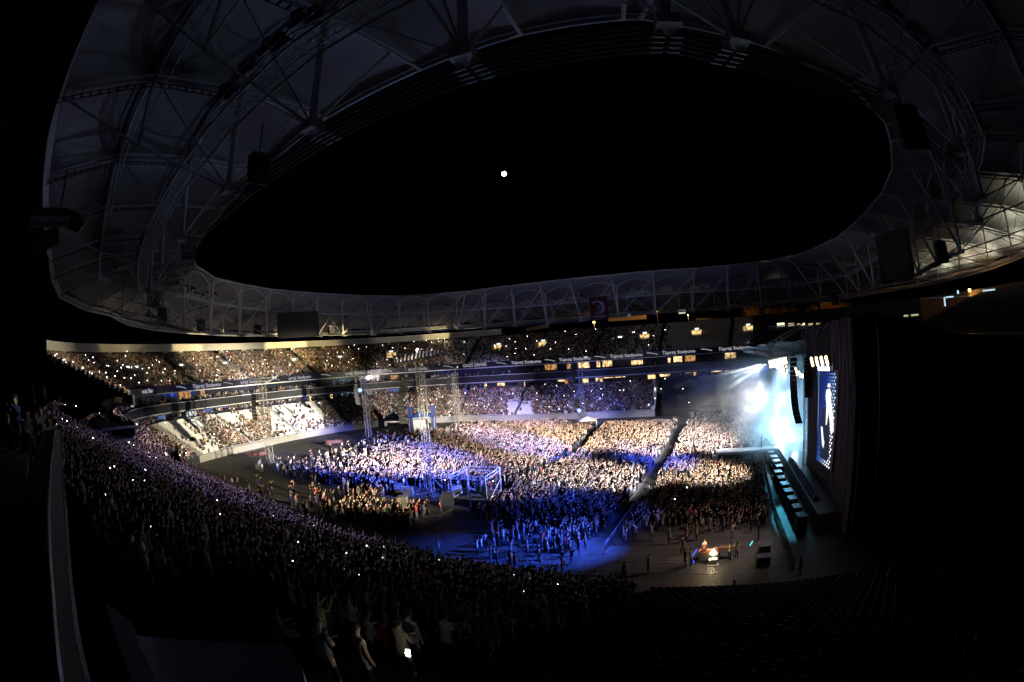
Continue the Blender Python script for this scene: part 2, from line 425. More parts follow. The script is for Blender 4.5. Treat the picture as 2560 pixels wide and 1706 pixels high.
for a, b, lo, hi, m in ((1205, 1212, 9, 10.2, M_w1), (1238, 1257, 9, 10.3, M_w1), (1305, 1308, 8.6, 10.2, M_w1), (1390, 1408, 9.4, 10.4, M_w1), (1408, 1416, 8.4, 10.3, M_w2), (1452, 1467, 8.6, 10.5, M_w1), (1485, 1503, 8.8, 10.5, M_w1),
                        (1506, 1532, 9.7, 10.5, M_w1), (1535, 1560, 9.7, 10.5, M_w1), (1616, 1636, 8.7, 10.3, M_w1), (1645, 1673, 9.2, 10.4, M_w1), (1711, 1730, 9.7, 10.4, M_w2), (1732, 1740, 8.6, 10.4, M_w1),
                        (1776, 1803, 9.6, 10.4, M_w1), (1811, 1839, 9.6, 10.4, M_w1), (1875, 1903, 9.3, 10.4, M_w1), (1913, 1930, 9.5, 10.4, M_w2), (1729, 1750, 5.2, 7.6, M_w1), (1871, 1884, 5.4, 7.6, M_w1),
                        (455, 480, 8.6, 10.3, M_w4), (379, 402, 9, 10.2, M_w3), (500, 520, 9.0, 10.2, M_w3), (540, 560, 9.6, 10.2, M_w3), (960, 990, 9, 10.2, M_w3), (765, 771, 8.4, 10.4, M_w1), (818, 824, 8.4, 10.4, M_w1), (1034, 1041, 8.6, 10.0, M_w1), (215, 221, 8.6, 10.2, M_w1), (150, 156, 8.6, 10.2, M_w1),
                        (440, 470, 13.2, 15, M_w2), (495, 505, 13.2, 15, M_w2), (972, 992, 13.2, 14.6, M_w2)):
    window(a, b, lo, hi, m)
# ribbon lettering
def text_mesh(s, size, name='lettering'):
    cu = bpy.data.curves.new(name, 'FONT'); cu.body = s; cu.size = size; cu.extrude = .03; cu.align_x = 'CENTER'; cu.align_y = 'CENTER'
    o = bpy.data.objects.new(name, cu); C.objects.link(o); dg = bpy.context.evaluated_depsgraph_get()
    me = bpy.data.meshes.new_from_object(o.evaluated_get(dg)); bpy.data.objects.remove(o); bpy.data.curves.remove(cu); return me
M_txt = glow('led_lettering', (.85, .85, 1), .55); M_txt2 = glow('led_lettering_blue', (.2, .25, 1), .5)
tm = text_mesh('Tüpraş Stadyumu', 1.35); tm.materials.clear(); tm.materials.append(M_txt)
tm2 = text_mesh('GAZİ DEMİR', 1.35); tm2.materials.clear(); tm2.materials.append(M_txt)
k = 8
jj = 0
while k < len(UPI)-4:
    i = UPI[k]; q = off(i, 12.2)
    if q[0] > 28: break
    an = atan2(NRM[i][1], NRM[i][0])
    o = bpy.data.objects.new('lettering', tm2 if jj == 7 else tm); C.objects.link(o); setp(o, rib); o.location = (q[0], q[1], 16.25)
    o.rotation_euler = (pi/2, 0, an-pi/2); k += 10; jj += 1
    sw = MB(); s = [(-1.6, -.2, 0), (-.6, .1, 0), (.6, .35, 0), (1.6, .4, 0)]
    i2 = UPI[min(k-5, len(UPI)-1)]; q = off(i2, 12.15); tx, ty = -NRM[i2][1], NRM[i2][0]
    sw.tube([(q[0]+tx*a, q[1]+ty*a, 16.2+b) for a, b, _ in s], .07, 4); sw.build('stripe_mark', M_txt, rib)

# ------------------------------------------------------------------ crowd and seats
def unit_person(seat=False, arms=0):
    """light figure facing +x, about 1.7 m: legs, torso, head, arms as quads; returns verts, faces, parts"""
    mb = MB(); h0 = .45 if seat else 0
    if not seat:
        for sy in (-.1, .1): mb.box((0, sy, .42), (.17, .15, .84), top=1.15, col=(2, 0, 0))
        zb = .82
    else:
        mb.box((.2, 0, .5), (.5, .34, .18), col=(2, 0, 0)); mb.box((.42, 0, .25), (.14, .3, .42), col=(2, 0, 0)); zb = .42
    mb.box((0, 0, zb+.3), (.22, .34, .6), top=1.2, col=(1, 0, 0))
    mb.box((0, 0, zb+.63), (.12, .13, .09), col=(3, 0, 0))
    hz = zb+.79
    V = [(cos(a)*r+.02, sin(a)*r*.85, hz+z) for z, r in ((-.12, .05), (-.03, .1), (.07, .1), (.13, .05)) for a in (pi/4, 3*pi/4, 5*pi/4, 7*pi/4)]
    F = [(l*4+k, l*4+(k+1) % 4, l*4+4+(k+1) % 4, l*4+4+k) for l in range(3) for k in range(4)]+[(12, 13, 14, 15)]
    n0 = len(mb.f); mb.add(V, F, (3, 0, 0))
    for q in range(n0, len(mb.f)):           # back and crown of the head are hair
        l, k = divmod(q-n0, 4)
        if k == 1 or (l >= 2) or q-n0 == 12 or (k in (0, 2) and l >= 1): mb.c[q] = (4, 0, 0)
    for s_ in (-1, 1):
        up = arms == 2 or (arms == 1 and s_ == 1)
        sh = Vector((0, s_*.22, zb+.54))
        if up: el = sh+Vector((.16, s_*.08, .2)); ha = el+Vector((.1, -s_*.06, .28))
        else: el = sh+Vector((.02, s_*.06, -.27)); ha = el+Vector((.2, -s_*.05, .02))
        mb.tube([sh, el], .05, 4, (1, 0, 0), caps=False); mb.tube([el, ha], .038, 4, (3, 0, 0))
    F4 = [tuple(f) if len(f) == 4 else tuple(f)+(f[-1],) for f in mb.f]
    return np.concatenate(mb.v), np.array(F4), np.array([c[0] for c in mb.c])
def simple_person():                         # for the far stands, a few dozen faces
    mb = MB(); mb.box((.16, 0, .5), (.5, .34, .2), col=(2, 0, 0)); mb.box((0, 0, .78), (.22, .4, .56), top=1.1, col=(1, 0, 0))
    V = [(cos(a)*r+.02, sin(a)*r*.85, 1.2+z) for z, r in ((-.13, .05), (0, .105), (.12, .05)) for a in (pi/4, 3*pi/4, 5*pi/4, 7*pi/4)]
    F = [(l*4+k, l*4+(k+1) % 4, l*4+4+(k+1) % 4, l*4+4+k) for l in range(2) for k in range(4)]+[(8, 9, 10, 11)]
    n0 = len(mb.f); mb.add(V, F, (3, 0, 0))
    for q in range(n0, len(mb.f)):
        if (q-n0) % 4 == 1 or q-n0 == 8 or q-n0 in (4, 6): mb.c[q] = (4, 0, 0)
    mb.box((.16, .22, .86), (.36, .07, .08), col=(3, 0, 0)); mb.box((.16, -.22, .86), (.36, .07, .08), col=(3, 0, 0))
    return np.concatenate(mb.v), np.array(mb.f), np.array([c[0] for c in mb.c])
SHIRTS = np.array([(.008, .008, .01)]*30+[(.025, .025, .03)]*8+[(.4, .4, .4)]*2+[(.7, .69, .65)]*2+[(.3, .28, .26), (.35, .05, .05), (.06, .1, .3), (.45, .38, .28), (.12, .2, .16), (.5, .2, .25), (.25, .25, .3)])
PANTS = np.array([(.02, .02, .03), (.04, .06, .14), (.03, .03, .03), (.1, .12, .2), (.25, .22, .18)])
SKIN = np.array([(.78, .56, .42), (.68, .47, .34), (.82, .62, .48), (.58, .38, .27)])
HAIR = np.array([(.015, .012, .01), (.04, .025, .015), (.1, .06, .03), (.02, .02, .02)])
def crowd(name, P, face, protos, m, label, cat='crowd'):
    """P (n,3) feet, face (n,) heading"""
    n = len(P); Vs, Fs, Cs = [], [], []; base = 0; which = rng.integers(0, len(protos), n)
    for pi_, (V, F, part) in enumerate(protos):
        sel = np.where(which == pi_)[0]
        if not len(sel): continue
        k = len(sel); sc = rng.normal(1, .075, k)[:, None, None]
        a = face[sel]+rng.normal(0, .35, k); c, s = np.cos(a), np.sin(a)
        X = V[None]*sc*np.array([1, 1, 1]); wv = np.empty((k, len(V), 3))
        lean = rng.normal(0, .05, (k, 2))
        wv[:, :, 0] = X[:, :, 0]*c[:, None]-X[:, :, 1]*s[:, None]+X[:, :, 2]*lean[:, :1]
        wv[:, :, 1] = X[:, :, 0]*s[:, None]+X[:, :, 1]*c[:, None]+X[:, :, 2]*lean[:, 1:]
        wv[:, :, 2] = X[:, :, 2]; wv += P[sel][:, None]
        Vs.append(wv.reshape(-1, 3)); Fs.append((F[None]+(np.arange(k)*len(V))[:, None, None]+base).reshape(-1, F.shape[1])); base += k*len(V)
        pal = {1: SHIRTS[rng.integers(0, len(SHIRTS), k)], 2: PANTS[rng.integers(0, len(PANTS), k)], 3: SKIN[rng.integers(0, len(SKIN), k)], 4: HAIR[rng.integers(0, len(HAIR), k)]}
        col = np.zeros((k, len(F), 3))
        for q in (1, 2, 3, 4): col[:, part == q] = pal[q][:, None]
        Cs.append(col.reshape(-1, 3))
    o = fastmesh(name, np.concatenate(Vs), np.concatenate(Fs), np.concatenate(Cs), m)
    return tag(o, label, cat, None, 'stuff')
M_crowd = attr_mat('crowd_clothes')
STAND_P = [unit_person(False, a) for a in (0, 0, 1, 2, 2)]
SEAT_P = [simple_person()]
NEAR_P = [unit_person(True, 0), unit_person(False, 0), unit_person(False, 1), unit_person(False, 0)]
def inpoly(P, poly):
    x, y = P[:, 0], P[:, 1]; r = np.zeros(len(P), bool); n = len(poly)
    for i in range(n):
        x0, y0 = poly[i]; x1, y1 = poly[(i+1) % n]
        c = ((y0 > y) != (y1 > y)) & (x < (x1-x0)*(y-y0)/((y1-y0) or 1e-9)+x0); r ^= c
    return r
def vnoise(x, y, sc, seed=0):
    r2 = np.random.default_rng(seed); g = r2.random((64, 64)); u, v = x/sc, y/sc; i, j = np.floor(u).astype(int), np.floor(v).astype(int)
    fu, fv = u-i, v-j; fu, fv = fu*fu*(3-2*fu), fv*fv*(3-2*fv); a = lambda p, q: g[p % 64, q % 64]
    return (a(i, j)*(1-fu)+a(i+1, j)*fu)*(1-fv)+(a(i, j+1)*(1-fu)+a(i+1, j+1)*fu)*fv
# floor crowd: three blocks cut by two aisles
def jgrid(x0, x1, y0, y1, s):
    xs, ys = np.arange(x0, x1, s), np.arange(y0, y1, s*1.05); X, Y = np.meshgrid(xs, ys)
    P = np.stack([X.ravel(), Y.ravel()], 1); return P+rng.uniform(-.42, .42, P.shape)*s
G = jgrid(-74, 14, 38, 121, .58)
AL = [(-20.3, 112), (-19.8, 85), (-22.2, 72), (-25.2, 64)]; AR = [(.3, 113), (-3.8, 73.4), (-5.6, 58.2), (-6.3, 53.1), (-8.2, 41)]
def xat(L, y): ys = [p[1] for p in L][::-1]; xs = [p[0] for p in L][::-1]; return np.interp(y, ys, xs)
x, y = G[:, 0], G[:, 1]; ar, al = xat(AR, y), xat(AL, y)
front = np.interp(y, [37, 44, 52, 63, 70, 95], [9, 9.2, 9.8, 10.8, 11.8, 13.4])
dens = np.zeros(len(G))
bC = (x > ar+1.1) & (x < front); dens[bC] = 1
dens[bC & (y < 57)] = np.interp(y[bC & (y < 57)], [44, 47, 51, 57], [0, .25, .75, 1]); 
dens[bC & (x > 4.6) & (y > 71.8) & (y < 80.5)] = 0
dens[bC & (y > 103)] = .4; dens[bC & (x > 1) & (x < 12) & (y < 45)] = 0
bB = (x < ar-1.5) & (x > al+1.2) & (y < 113); dens[bB] = 1
dens[bB & (y < 58)] = np.interp(y[bB & (y < 58)], [40.5, 44, 48, 52, 58], [.14, .36, .6, .85, 1])
bA = (x < al-1.2) & (y > 57); dens[bA] = 1
xa = x[bA]; dens[bA] = np.interp(xa, [-73, -62, -53, -44], [.05, .22, .6, 1])*np.interp(y[bA], [58, 62, 113, 119], [.7, 1, 1, .3])
bD = (x < -28) & (y < 58) & (y > 44); dens[bD] = np.interp(x[bD], [-70, -60, -46, -42, -30, -28], [0, .03, .1, .55, .6, 0])
foh = (x > -41.5) & (x < -23.5) & (y > 53) & (y < 61.5); dens[foh] = 0
foh2 = (x > -40) & (x < -27) & (y > 51) & (y < 58); dens[foh2] = 0
dens[(x > -31) & (y < 50) & (x < -20)] *= .05
dens[(y > 108) & (x < -60)] = 0
# mast bases stay clear
for mx_, my_ in ((-78.1, 65.2), (-75, 96.6), (-35.4, 58.8), (-63, 123.8), (-27.1, 119)): dens[(x-mx_)**2+(y-my_)**2 < 6] = 0
keep = rng.random(len(G)) < dens*np.clip(.62+.55*vnoise(G[:, 0]+300, G[:, 1]+300, 1.6, 9), 0, 1)
FLOOR = G[keep]
dist = np.hypot(FLOOR[:, 0], FLOOR[:, 1])
# the nearest ones become people of their own further down
order = np.argsort(dist); FLOOR_NEAR = FLOOR[order[:110]]; FLOOR_REST = FLOOR[order[110:]]
P3 = np.concatenate([FLOOR_REST, np.zeros((len(FLOOR_REST), 1))], 1)
crowd('floor_crowd', P3, np.arctan2(76-P3[:, 1], 22-P3[:, 0])*.7, STAND_P, M_crowd, 'dense standing crowd on the floor facing the bright stage, many arms raised')

# stands: rows of seats
def row_points(ids, d0, z0, rows, tread, rise, step):
    out = []
    P0 = np.array([off(i, 0) for i in ids])
    for r in range(rows):
        d = d0+tread*(r+.45); Q = np.array([off(i, d) for i in ids]); L = np.concatenate([[0], np.cumsum(np.linalg.norm(np.diff(Q, axis=0), axis=1))])
        s = np.arange(.3, L[-1], step)
        X = np.interp(s, L, Q[:, 0]); Y = np.interp(s, L, Q[:, 1]); nn = np.array([NRM[i % NF] for i in ids])
        NX = np.interp(s, L, nn[:, 0]); NY = np.interp(s, L, nn[:, 1]); base = np.interp(s, L, np.arange(len(ids)))
        out.append(np.stack([X, Y, np.full(len(s), z0+rise*r), np.arctan2(-NY, -NX), np.full(len(s), r), base], 1))
    return np.concatenate(out)
M_cov = mat('black_cloth', (.004, .0045, .005), .9, spec=.05)
LOW = row_points(FAR, .6, Z1, LR, TREAD, RISE, .52)
az = np.degrees(np.arctan2(LOW[:, 0], LOW[:, 1]))
ais = (LOW[:, 5]*1.5) % 17 < 1.3             # stairways
occ = np.where(az < -64, .35, np.where(az < -57, .55, np.where(az < -43, .42, np.where(az < -3, .9, .0))))
occ = occ+(vnoise(LOW[:, 0]+200, LOW[:, 1], 7, 1)-.5)*1.6*(az < -43)+(vnoise(LOW[:, 0]+200, LOW[:, 1], 2.2, 3)-.5)*.5*(az < -43)
emptyblk = (az > -49.5) & (az < -44) & (LOW[:, 4] > 1); occ[emptyblk] = .12
emptyblk = (az > -21) & (az < -18) & (LOW[:, 4] < 8); occ[emptyblk] = .05
occ[az > -3.5] = 0
occ[ais] = 0
sit = rng.random(len(LOW)) < occ
crowd('lower_stand_crowd', LOW[sit][:, :3], LOW[sit][:, 3], SEAT_P, M_crowd, 'seated spectators filling the far lower stand between patches of empty white seats')
SEATS = LOW[~sit & ~ais]
UPP = row_points(UPI, 12.7, UZ0, UR, UT, URS, .58)
az = np.degrees(np.arctan2(UPP[:, 0], UPP[:, 1])); ais = (UPP[:, 5]*1.5) % 19 < 1.2
occ = np.where(az < -28, .93, np.where(az < -20, .35, np.where(az < -8, .75, np.where(az < -1, .35, 0))))
sit = (rng.random(len(UPP)) < occ) & ~ais
crowd('upper_stand_crowd', UPP[sit][:, :3], UPP[sit][:, 3], SEAT_P, M_crowd, 'spectators packed into the far upper stand under the roof')
SU = np.concatenate([row_points(UPI, 13.4, 12.42, 2, 1.1, .25, .8), row_points(UPI, 13.6, 10.4, 2, 1.1, .25, .8)+np.array([0, 0, -1.9, 0, 0, 0])])
SU = SU[rng.random(len(SU)) < np.where(np.degrees(np.arctan2(SU[:, 0], SU[:, 1])) > -24, .16, .5)]
crowd('suite_crowd', SU[:, :3], SU[:, 3], [simple_person()], M_crowd, 'guests standing and sitting along the suite balconies in front of the lit rooms')
SEATS_U = UPP[~sit & ~ais & (az > -30) & (az < 9)]
NEA = row_points(NEAR, .6, Z1, NR, TREAD, RISE, .54)
xx, yy = NEA[:, 0], NEA[:, 1]; dn = np.hypot(xx, yy)
ais = (NEA[:, 5]*1.5) % 16 < 1.3
slabz = (xx < -4.2) & (xx > -13) & (yy < 8.5)
okn = ~ais & ~slabz & (xx < -3-(28-yy)*.05) & (xx > -106)
azn = np.degrees(np.arctan2(xx, yy))
ramp = (azn < -61.5) & (azn > -64.5) & (NEA[:, 4] < 5)
okn &= ~ramp & (rng.random(len(NEA)) < .93)
NE = NEA[okn]; o_ = np.argsort(np.hypot(NE[:, 0], NE[:, 1])); NEARP, NEREST = NE[o_[:150]], NE[o_[150:]]
crowd('near_stand_crowd', NEREST[:, :3], NEREST[:, 3]+rng.normal(-.35, .2, len(NEREST)), NEAR_P, M_crowd, 'shadowy spectators in the near lower stand looking over the floor')
cv = wempty('black_cover', (5, 135, 4), 'black cloth covering the empty lower stand beside the stage', 'cover')
ids_ = [i for i in FAR if off(i, 5)[0] > -8]; mb = MB(); V = []
for i in ids_:
    for d_, z_ in ((.05, 1.95), (.9, 2.4), (6, 4.8), (15.2, 9.1)): q = off(i, d_); V.append((q[0], q[1], z_))
mb.add(V, [(a*4+j, (a+1)*4+j, (a+1)*4+j+1, a*4+j+1) for a in range(len(ids_)-1) for j in range(3)]).build('cloth', M_cov, cv)
band([i for i in FAR if off(i, 5)[0] > -8], .1, 0, 1.9, M_cov, 'front_cloth', cv)
SEATS_N = NEA[~okn & ~ais & ~slabz & ~ramp & (xx > -4)]
# seats
def seat_mesh():
    mb = MB(); mb.box((.05, 0, .4), (.42, .44, .05)); mb.box((-.18, 0, .62), (.05, .44, .42)); mb.box((.0, 0, .2), (.1, .3, .36)); return mb
def seat_stuff(name, Q, m, label):
    mb = seat_mesh(); V, F = np.concatenate(mb.v), np.array(mb.f); k = len(Q); c, s = np.cos(Q[:, 3]), np.sin(Q[:, 3])
    W = np.stack([V[None, :, 0]*c[:, None]-V[None, :, 1]*s[:, None], V[None, :, 0]*s[:, None]+V[None, :, 1]*c[:, None], np.repeat(V[None, :, 2], k, 0)], 2)+Q[:, None, :3]
    return tag(fastmesh(name, W.reshape(-1, 3), (F[None]+(np.arange(k)*len(V))[:, None, None]).reshape(-1, 4), None, m), label, 'seats', None, 'stuff')
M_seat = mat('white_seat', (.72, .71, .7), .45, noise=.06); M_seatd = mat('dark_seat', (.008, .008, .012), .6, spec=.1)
SEATS = SEATS[np.degrees(np.arctan2(SEATS[:, 0], SEATS[:, 1])) < -3.2]; azs = np.degrees(np.arctan2(SEATS[:, 0], SEATS[:, 1])); vis = SEATS[azs < 3]
oo = np.argsort(np.hypot(vis[:, 0], vis[:, 1])+np.where(azs[azs < 3] > -66, 0, 300)); SI = vis[oo[:300]]; SR = vis[oo[300:]]
seat_stuff('empty_seats', SR, M_seat, 'rows of empty white seats in the far lower stand')
seat_stuff('empty_upper_seats', SEATS_U, M_seat, 'dim empty seats of the upper stand')
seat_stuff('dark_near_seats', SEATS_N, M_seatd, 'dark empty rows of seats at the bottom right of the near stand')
s0 = seat_mesh().build('stadium_seat', M_seat)
for k, q in enumerate(SI):
    o = s0 if k == 0 else s0.copy()
    if k: C.objects.link(o)
    o.location = q[:3]; o.rotation_euler = (0, 0, q[3])
    rw_ = ['front', 'second', 'third', 'fourth', 'fifth', 'sixth', 'seventh', 'eighth', 'ninth', 'tenth', 'eleventh', 'twelfth', 'thirteenth', 'fourteenth', 'fifteenth', 'sixteenth', 'seventeenth', 'rearmost'][int(q[4])]
    sc_ = 'before the leftmost tower' if -60 < math.degrees(atan2(q[0], q[1])) < -50 else ('right of the leftmost tower' if math.degrees(atan2(q[0], q[1])) >= -50 else 'left of the leftmost tower')
    tag(o, 'empty white seat, %s row of the left stand, %s' % (rw_, sc_), 'seat', 'empty white seats %s, %s row' % (sc_, rw_))

# ------------------------------------------------------------------ roof
RN = [(1668, 60), (1160, 140), (782, 318), (572, 475), (455, 597), (402, 678), (376, 735), (371, 790), (410, 813), (461, 827), (526, 833), (599, 837), (668, 839), (731, 840), (794, 839), (858, 838), (931, 836), (1002, 833),
      (1074, 829), (1145, 823), (1212, 819), (1289, 815), (1368, 810), (1453, 802), (1547, 793), (1640, 784), (1731, 778), (1822, 775), (1904, 768), (1980, 762), (2052, 754), (2121, 745), (2184, 719), (2300, 685), (2402, 629),
      (2448, 552), (2456, 494), (2398, 379), (2215, 230), (1840, 100)]
RP = []
for q in RN:
    y7 = at(*q, GZ+7.2).y; z = float(np.interp(y7, [14, 45], [11, 7.4])); RP.append(at(*q, GZ+z))
D = [hypot(p.x, p.y) for p in RP]
D2 = D[:]
for k in range(13, 32): D2[k] = (D[k-1]+2*D[k]+D[k+1])/4
D3 = D2[:]
for k in range(14, 31): D3[k] = (D2[k-1]+2*D2[k]+D2[k+1])/4
RP = [Vector((p.x*D3[k]/D[k], p.y*D3[k]/D[k], GZ+(p.z-GZ)*D3[k]/D[k])) for k, p in enumerate(RP)]
R2 = []
for k, p in enumerate(RP):
    q = RP[(k+1) % len(RP)]; n = max(1, round((q-p).length/11)) if p.y > 30 or q.y > 30 else 1
    for j in range(n): R2.append(p.lerp(q, j/n))
RP = R2; K = len(RP)
EN = [(480, 638), (494, 672), (532, 695), (591, 709), (650, 722), (712, 728), (815, 736), (892, 739), (934, 743), (1002, 741), (1071, 738), (1144, 734), (1213, 723), (1286, 714), (1357, 706), (1431, 697), (1519, 689), (1606, 680),
      (1684, 674), (1767, 670), (1850, 661), (1925, 653), (1990, 639), (2053, 615), (2104, 589), (2143, 553), (2167, 528), (2201, 490), (2230, 446), (2234, 379), (2211, 295), (2125, 218), (2112, 187), (1897, 109), (1825, 82), (1721, 52), (1642, 45), (1447, 52), (1332, 78), (1144, 126), (968, 218), (784, 310), (600, 478), (505, 592)]
EZ = GZ+18.2
EP = resample([at(*q, EZ) for q in EN], 1.0)
cx0, cy0 = sum(p.x for p in RP)/K, sum(p.y for p in RP)/K
def inward(k):
    t = (RP[(k+1) % K]-RP[k-1]); t.z = 0; n = Vector((t.y, -t.x, 0)).normalized()
    return n if n.dot(Vector((cx0, cy0, 0))-Vector((RP[k].x, RP[k].y, 0))) > 0 else -n
INW = [inward(k) for k in range(K)]
INW = [(INW[k-1]+INW[k]*2+INW[(k+1) % K]).normalized() for k in range(K)]
E_, A_, B_, O_ = [], [], [], []
for k, p in enumerate(RP):
    tgt = p+INW[k]*7
    e = min(EP, key=lambda q: (q.x-tgt.x)**2+(q.y-tgt.y)**2); E_.append(Vector((e.x, e.y, EZ)))
    A_.append(Vector((p.x, p.y, GZ+float(np.interp(p.y, [30, 70], [18.3, 16.2])))))
    o_w = float(np.interp(p.y, [15, 30, 60, 90], [13, 16, 30, 36])); oz = float(np.interp(p.y, [15, 30, 60, 100], [16, 15, 12, 10.6]))
    O_.append(p-INW[k]*o_w); O_[-1].z = GZ+oz
    b = p-INW[k]*o_w*.5; b.z = (A_[-1].z+GZ+oz)/2+.9; B_.append(b)
roof = wempty('stadium_roof', (cx0, cy0, 30), 'ring of arched pale fabric roof hung on white struts around a black sky opening', 'roof')
NS = 8
def arch(P, Q, h, n=NS): return [P.lerp(Q, j/n)+Vector((0, 0, h*4*(j/n)*(1-j/n))) for j in range(n+1)]
for k in range(K):
    j = (k+1) % K; L = (A_[j]-A_[k]).length; h = min(.2*L, 1.7)
    rows = [arch(E_[k], E_[j], h*.03), arch(E_[k].lerp(A_[k], .5), E_[j].lerp(A_[j], .5), h*.5), arch(A_[k], A_[j], h*1.1), arch(A_[k].lerp(B_[k], .5), A_[j].lerp(B_[j], .5), h*.7), arch(B_[k], B_[j], h*1.2), arch(B_[k].lerp(O_[k], .5), B_[j].lerp(O_[j], .5), h*.8), arch(O_[k], O_[j], h*.4)]
    V = [tuple(p+Vector((0, 0, .25))) for r in rows for p in r]; n = NS+1
    F = [(a*n+b, a*n+b+1, (a+1)*n+b+1, (a+1)*n+b) for a in range(len(rows)-1) for b in range(NS)]
    MB().add(V, F).build('membrane_panel', M_mem, roof, True)
    tb = MB(); big = .16 if min(A_[k].y, A_[j].y) < 45 else .13
    for r_i, dz in ((2, -.1), (4, -.1)):
        tb.tube([p+Vector((0, 0, dz)) for p in rows[r_i]], big, 5)
        if big > .15: tb.tube([p+Vector((0, 0, dz-.55)) for p in rows[r_i]], big*.7, 5)
    tb.tube(rows[0], .17, 5)
    tb.build('roof_arch', M_steel, roof, True)
def lad(mb, P, Q, wdt=.5, step=.6, drop=.1):      # hanging walkway of rails and hangers
    d = (Q-P); n = max(2, int(d.length/step)); t = d.normalized(); s = Vector((t.y, -t.x, 0)).normalized()*wdt/2
    for sg in (-1, 1):
        mb.tube([P+s*sg-Vector((0, 0, drop)), Q+s*sg-Vector((0, 0, drop))], .04, 4)
    mb.tube([P+Vector((0, 0, .5)), Q+Vector((0, 0, .5))], .03, 4)
    for i in range(n+1):
        p = P+d*i/n; mb.box(p-Vector((0, 0, drop)), (.16, wdt*1.05, .05), atan2(d.y, d.x)); mb.tube([p-s-Vector((0, 0, drop)), p+Vector((0, 0, .5))], .02, 3)
for k in range(K):
    p = RP[k]; mb = MB(); near = p.y < 50
    mb.tube([E_[k]+Vector((0, 0, -.1)), A_[k]+Vector((0, 0, -.2)), B_[k]+Vector((0, 0, -.2)), O_[k]], .15, 5)
    mb.tube([p, A_[k]], .24 if near else .2, 7)
    mb.tube([p, E_[k].lerp(A_[k], .35)], .2 if not near else .09, 6)
    lowm = p.lerp(O_[k], .5)-Vector((0, 0, .4)); mb.tube([lowm, B_[k]], .14, 6)
    mb.tube([p, lowm, O_[k]], .08, 5)
    mb.tube([p, B_[k]], .06, 4)
    j = (k+1) % K
    mb.tube([p, A_[j]], .045, 4); 
    if not near: mb.tube([RP[j], A_[k]], .045, 4); mb.tube([p, E_[j].lerp(A_[j], .5)], .09, 4)
    mb.tube([lowm, B_[j]], .05, 4); mb.tube([RP[j].lerp(O_[j], .5), B_[k]], .05, 4)
    mb.box(p, (.9, .9, .5), atan2(INW[k].y, INW[k].x))
    mb.build('radial_truss', M_steel, roof)
    if near or k % 2 == 0:
        wk = MB(); lad(wk, A_[k]-Vector((0, 0, .5)), B_[k]-Vector((0, 0, .5))); lad(wk, B_[k]-Vector((0, 0, .5)), O_[k]-Vector((0, 0, .5))); wk.build('roof_walkway', M_black, roof)
    br = MB()
    tt = Vector((-INW[k].y, INW[k].x, 0))
    for a in range(4):
        for b in (-1, 1): br.box(p+INW[k]*(.35+a*.35)+tt*b*.35-Vector((0, 0, .35)), (.1, .5, .12), atan2(INW[k].y, INW[k].x))
    br.tube([p, p+INW[k]*1.8], .06, 4); br.build('cable_clamp', M_dsteel, roof)
def ringtube(P, dx, dz, r, name, m, n=5):
    mb = MB(); Q = [p+INW[k]*dx+Vector((0, 0, dz)) for k, p in enumerate(P)]; mb.tube(Q, r, n, closed=True); return mb
mb = MB()
for a in range(6): mb.tube([p+INW[k]*(a*.34)+Vector((0, 0, -.1)) for k, p in enumerate(RP)], .06, 5, closed=True)
mb.build('tension_ring', M_dsteel, roof)
mb = MB(); mb.tube([p for p in O_], .45, 8, closed=True); mb.tube([p-Vector((0, 0, .75)) for p in O_], .22, 8, closed=True); mb.build('outer_ring', M_steel, roof)
# catwalk ring with railing, grid deck
CP = [p-INW[k]*1.2 for k, p in enumerate(RP)]
for k, p in enumerate(CP): p.z = GZ+float(np.interp(RP[k].y, [15, 60, 120], [15.2, 13.8, 13.0]))
cp = []
for k in range(K):
    n = max(2, int((CP[(k+1) % K]-CP[k]).length/1.4))
    for j in range(n): cp.append((CP[k].lerp(CP[(k+1) % K], j/n), INW[k].lerp(INW[(k+1) % K], j/n).normalized()))
mb = MB()
for s_ in (-.85, -.28, .28, .85):
    mb.tube([p+n*s_ for p, n in cp], .11 if abs(s_) > .5 else .05, 4, closed=True)
for s_ in (-.4, .4): mb.tube([p+n*s_ for p, n in cp], .03, 3, closed=True)
for s_ in (-.75, .75):
    for hh in (.55, 1.1): mb.tube([p+n*s_+Vector((0, 0, hh)) for p, n in cp], .035, 4, closed=True)
for p, n in cp:
    mb.tube([p-n*.85, p+n*.85], .06, 4)
    for q_ in (.25, .5, .75):
        p2 = p+Vector((-n.y, n.x, 0))*1.4*q_; mb.tube([p2-n*.85, p2+n*.85], .022, 3)
    for s_ in (-.75, .75): mb.tube([p+n*s_, p+n*s_+Vector((0, 0, 1.1))], .03, 3)
mb.build('catwalk', M_steel, roof)

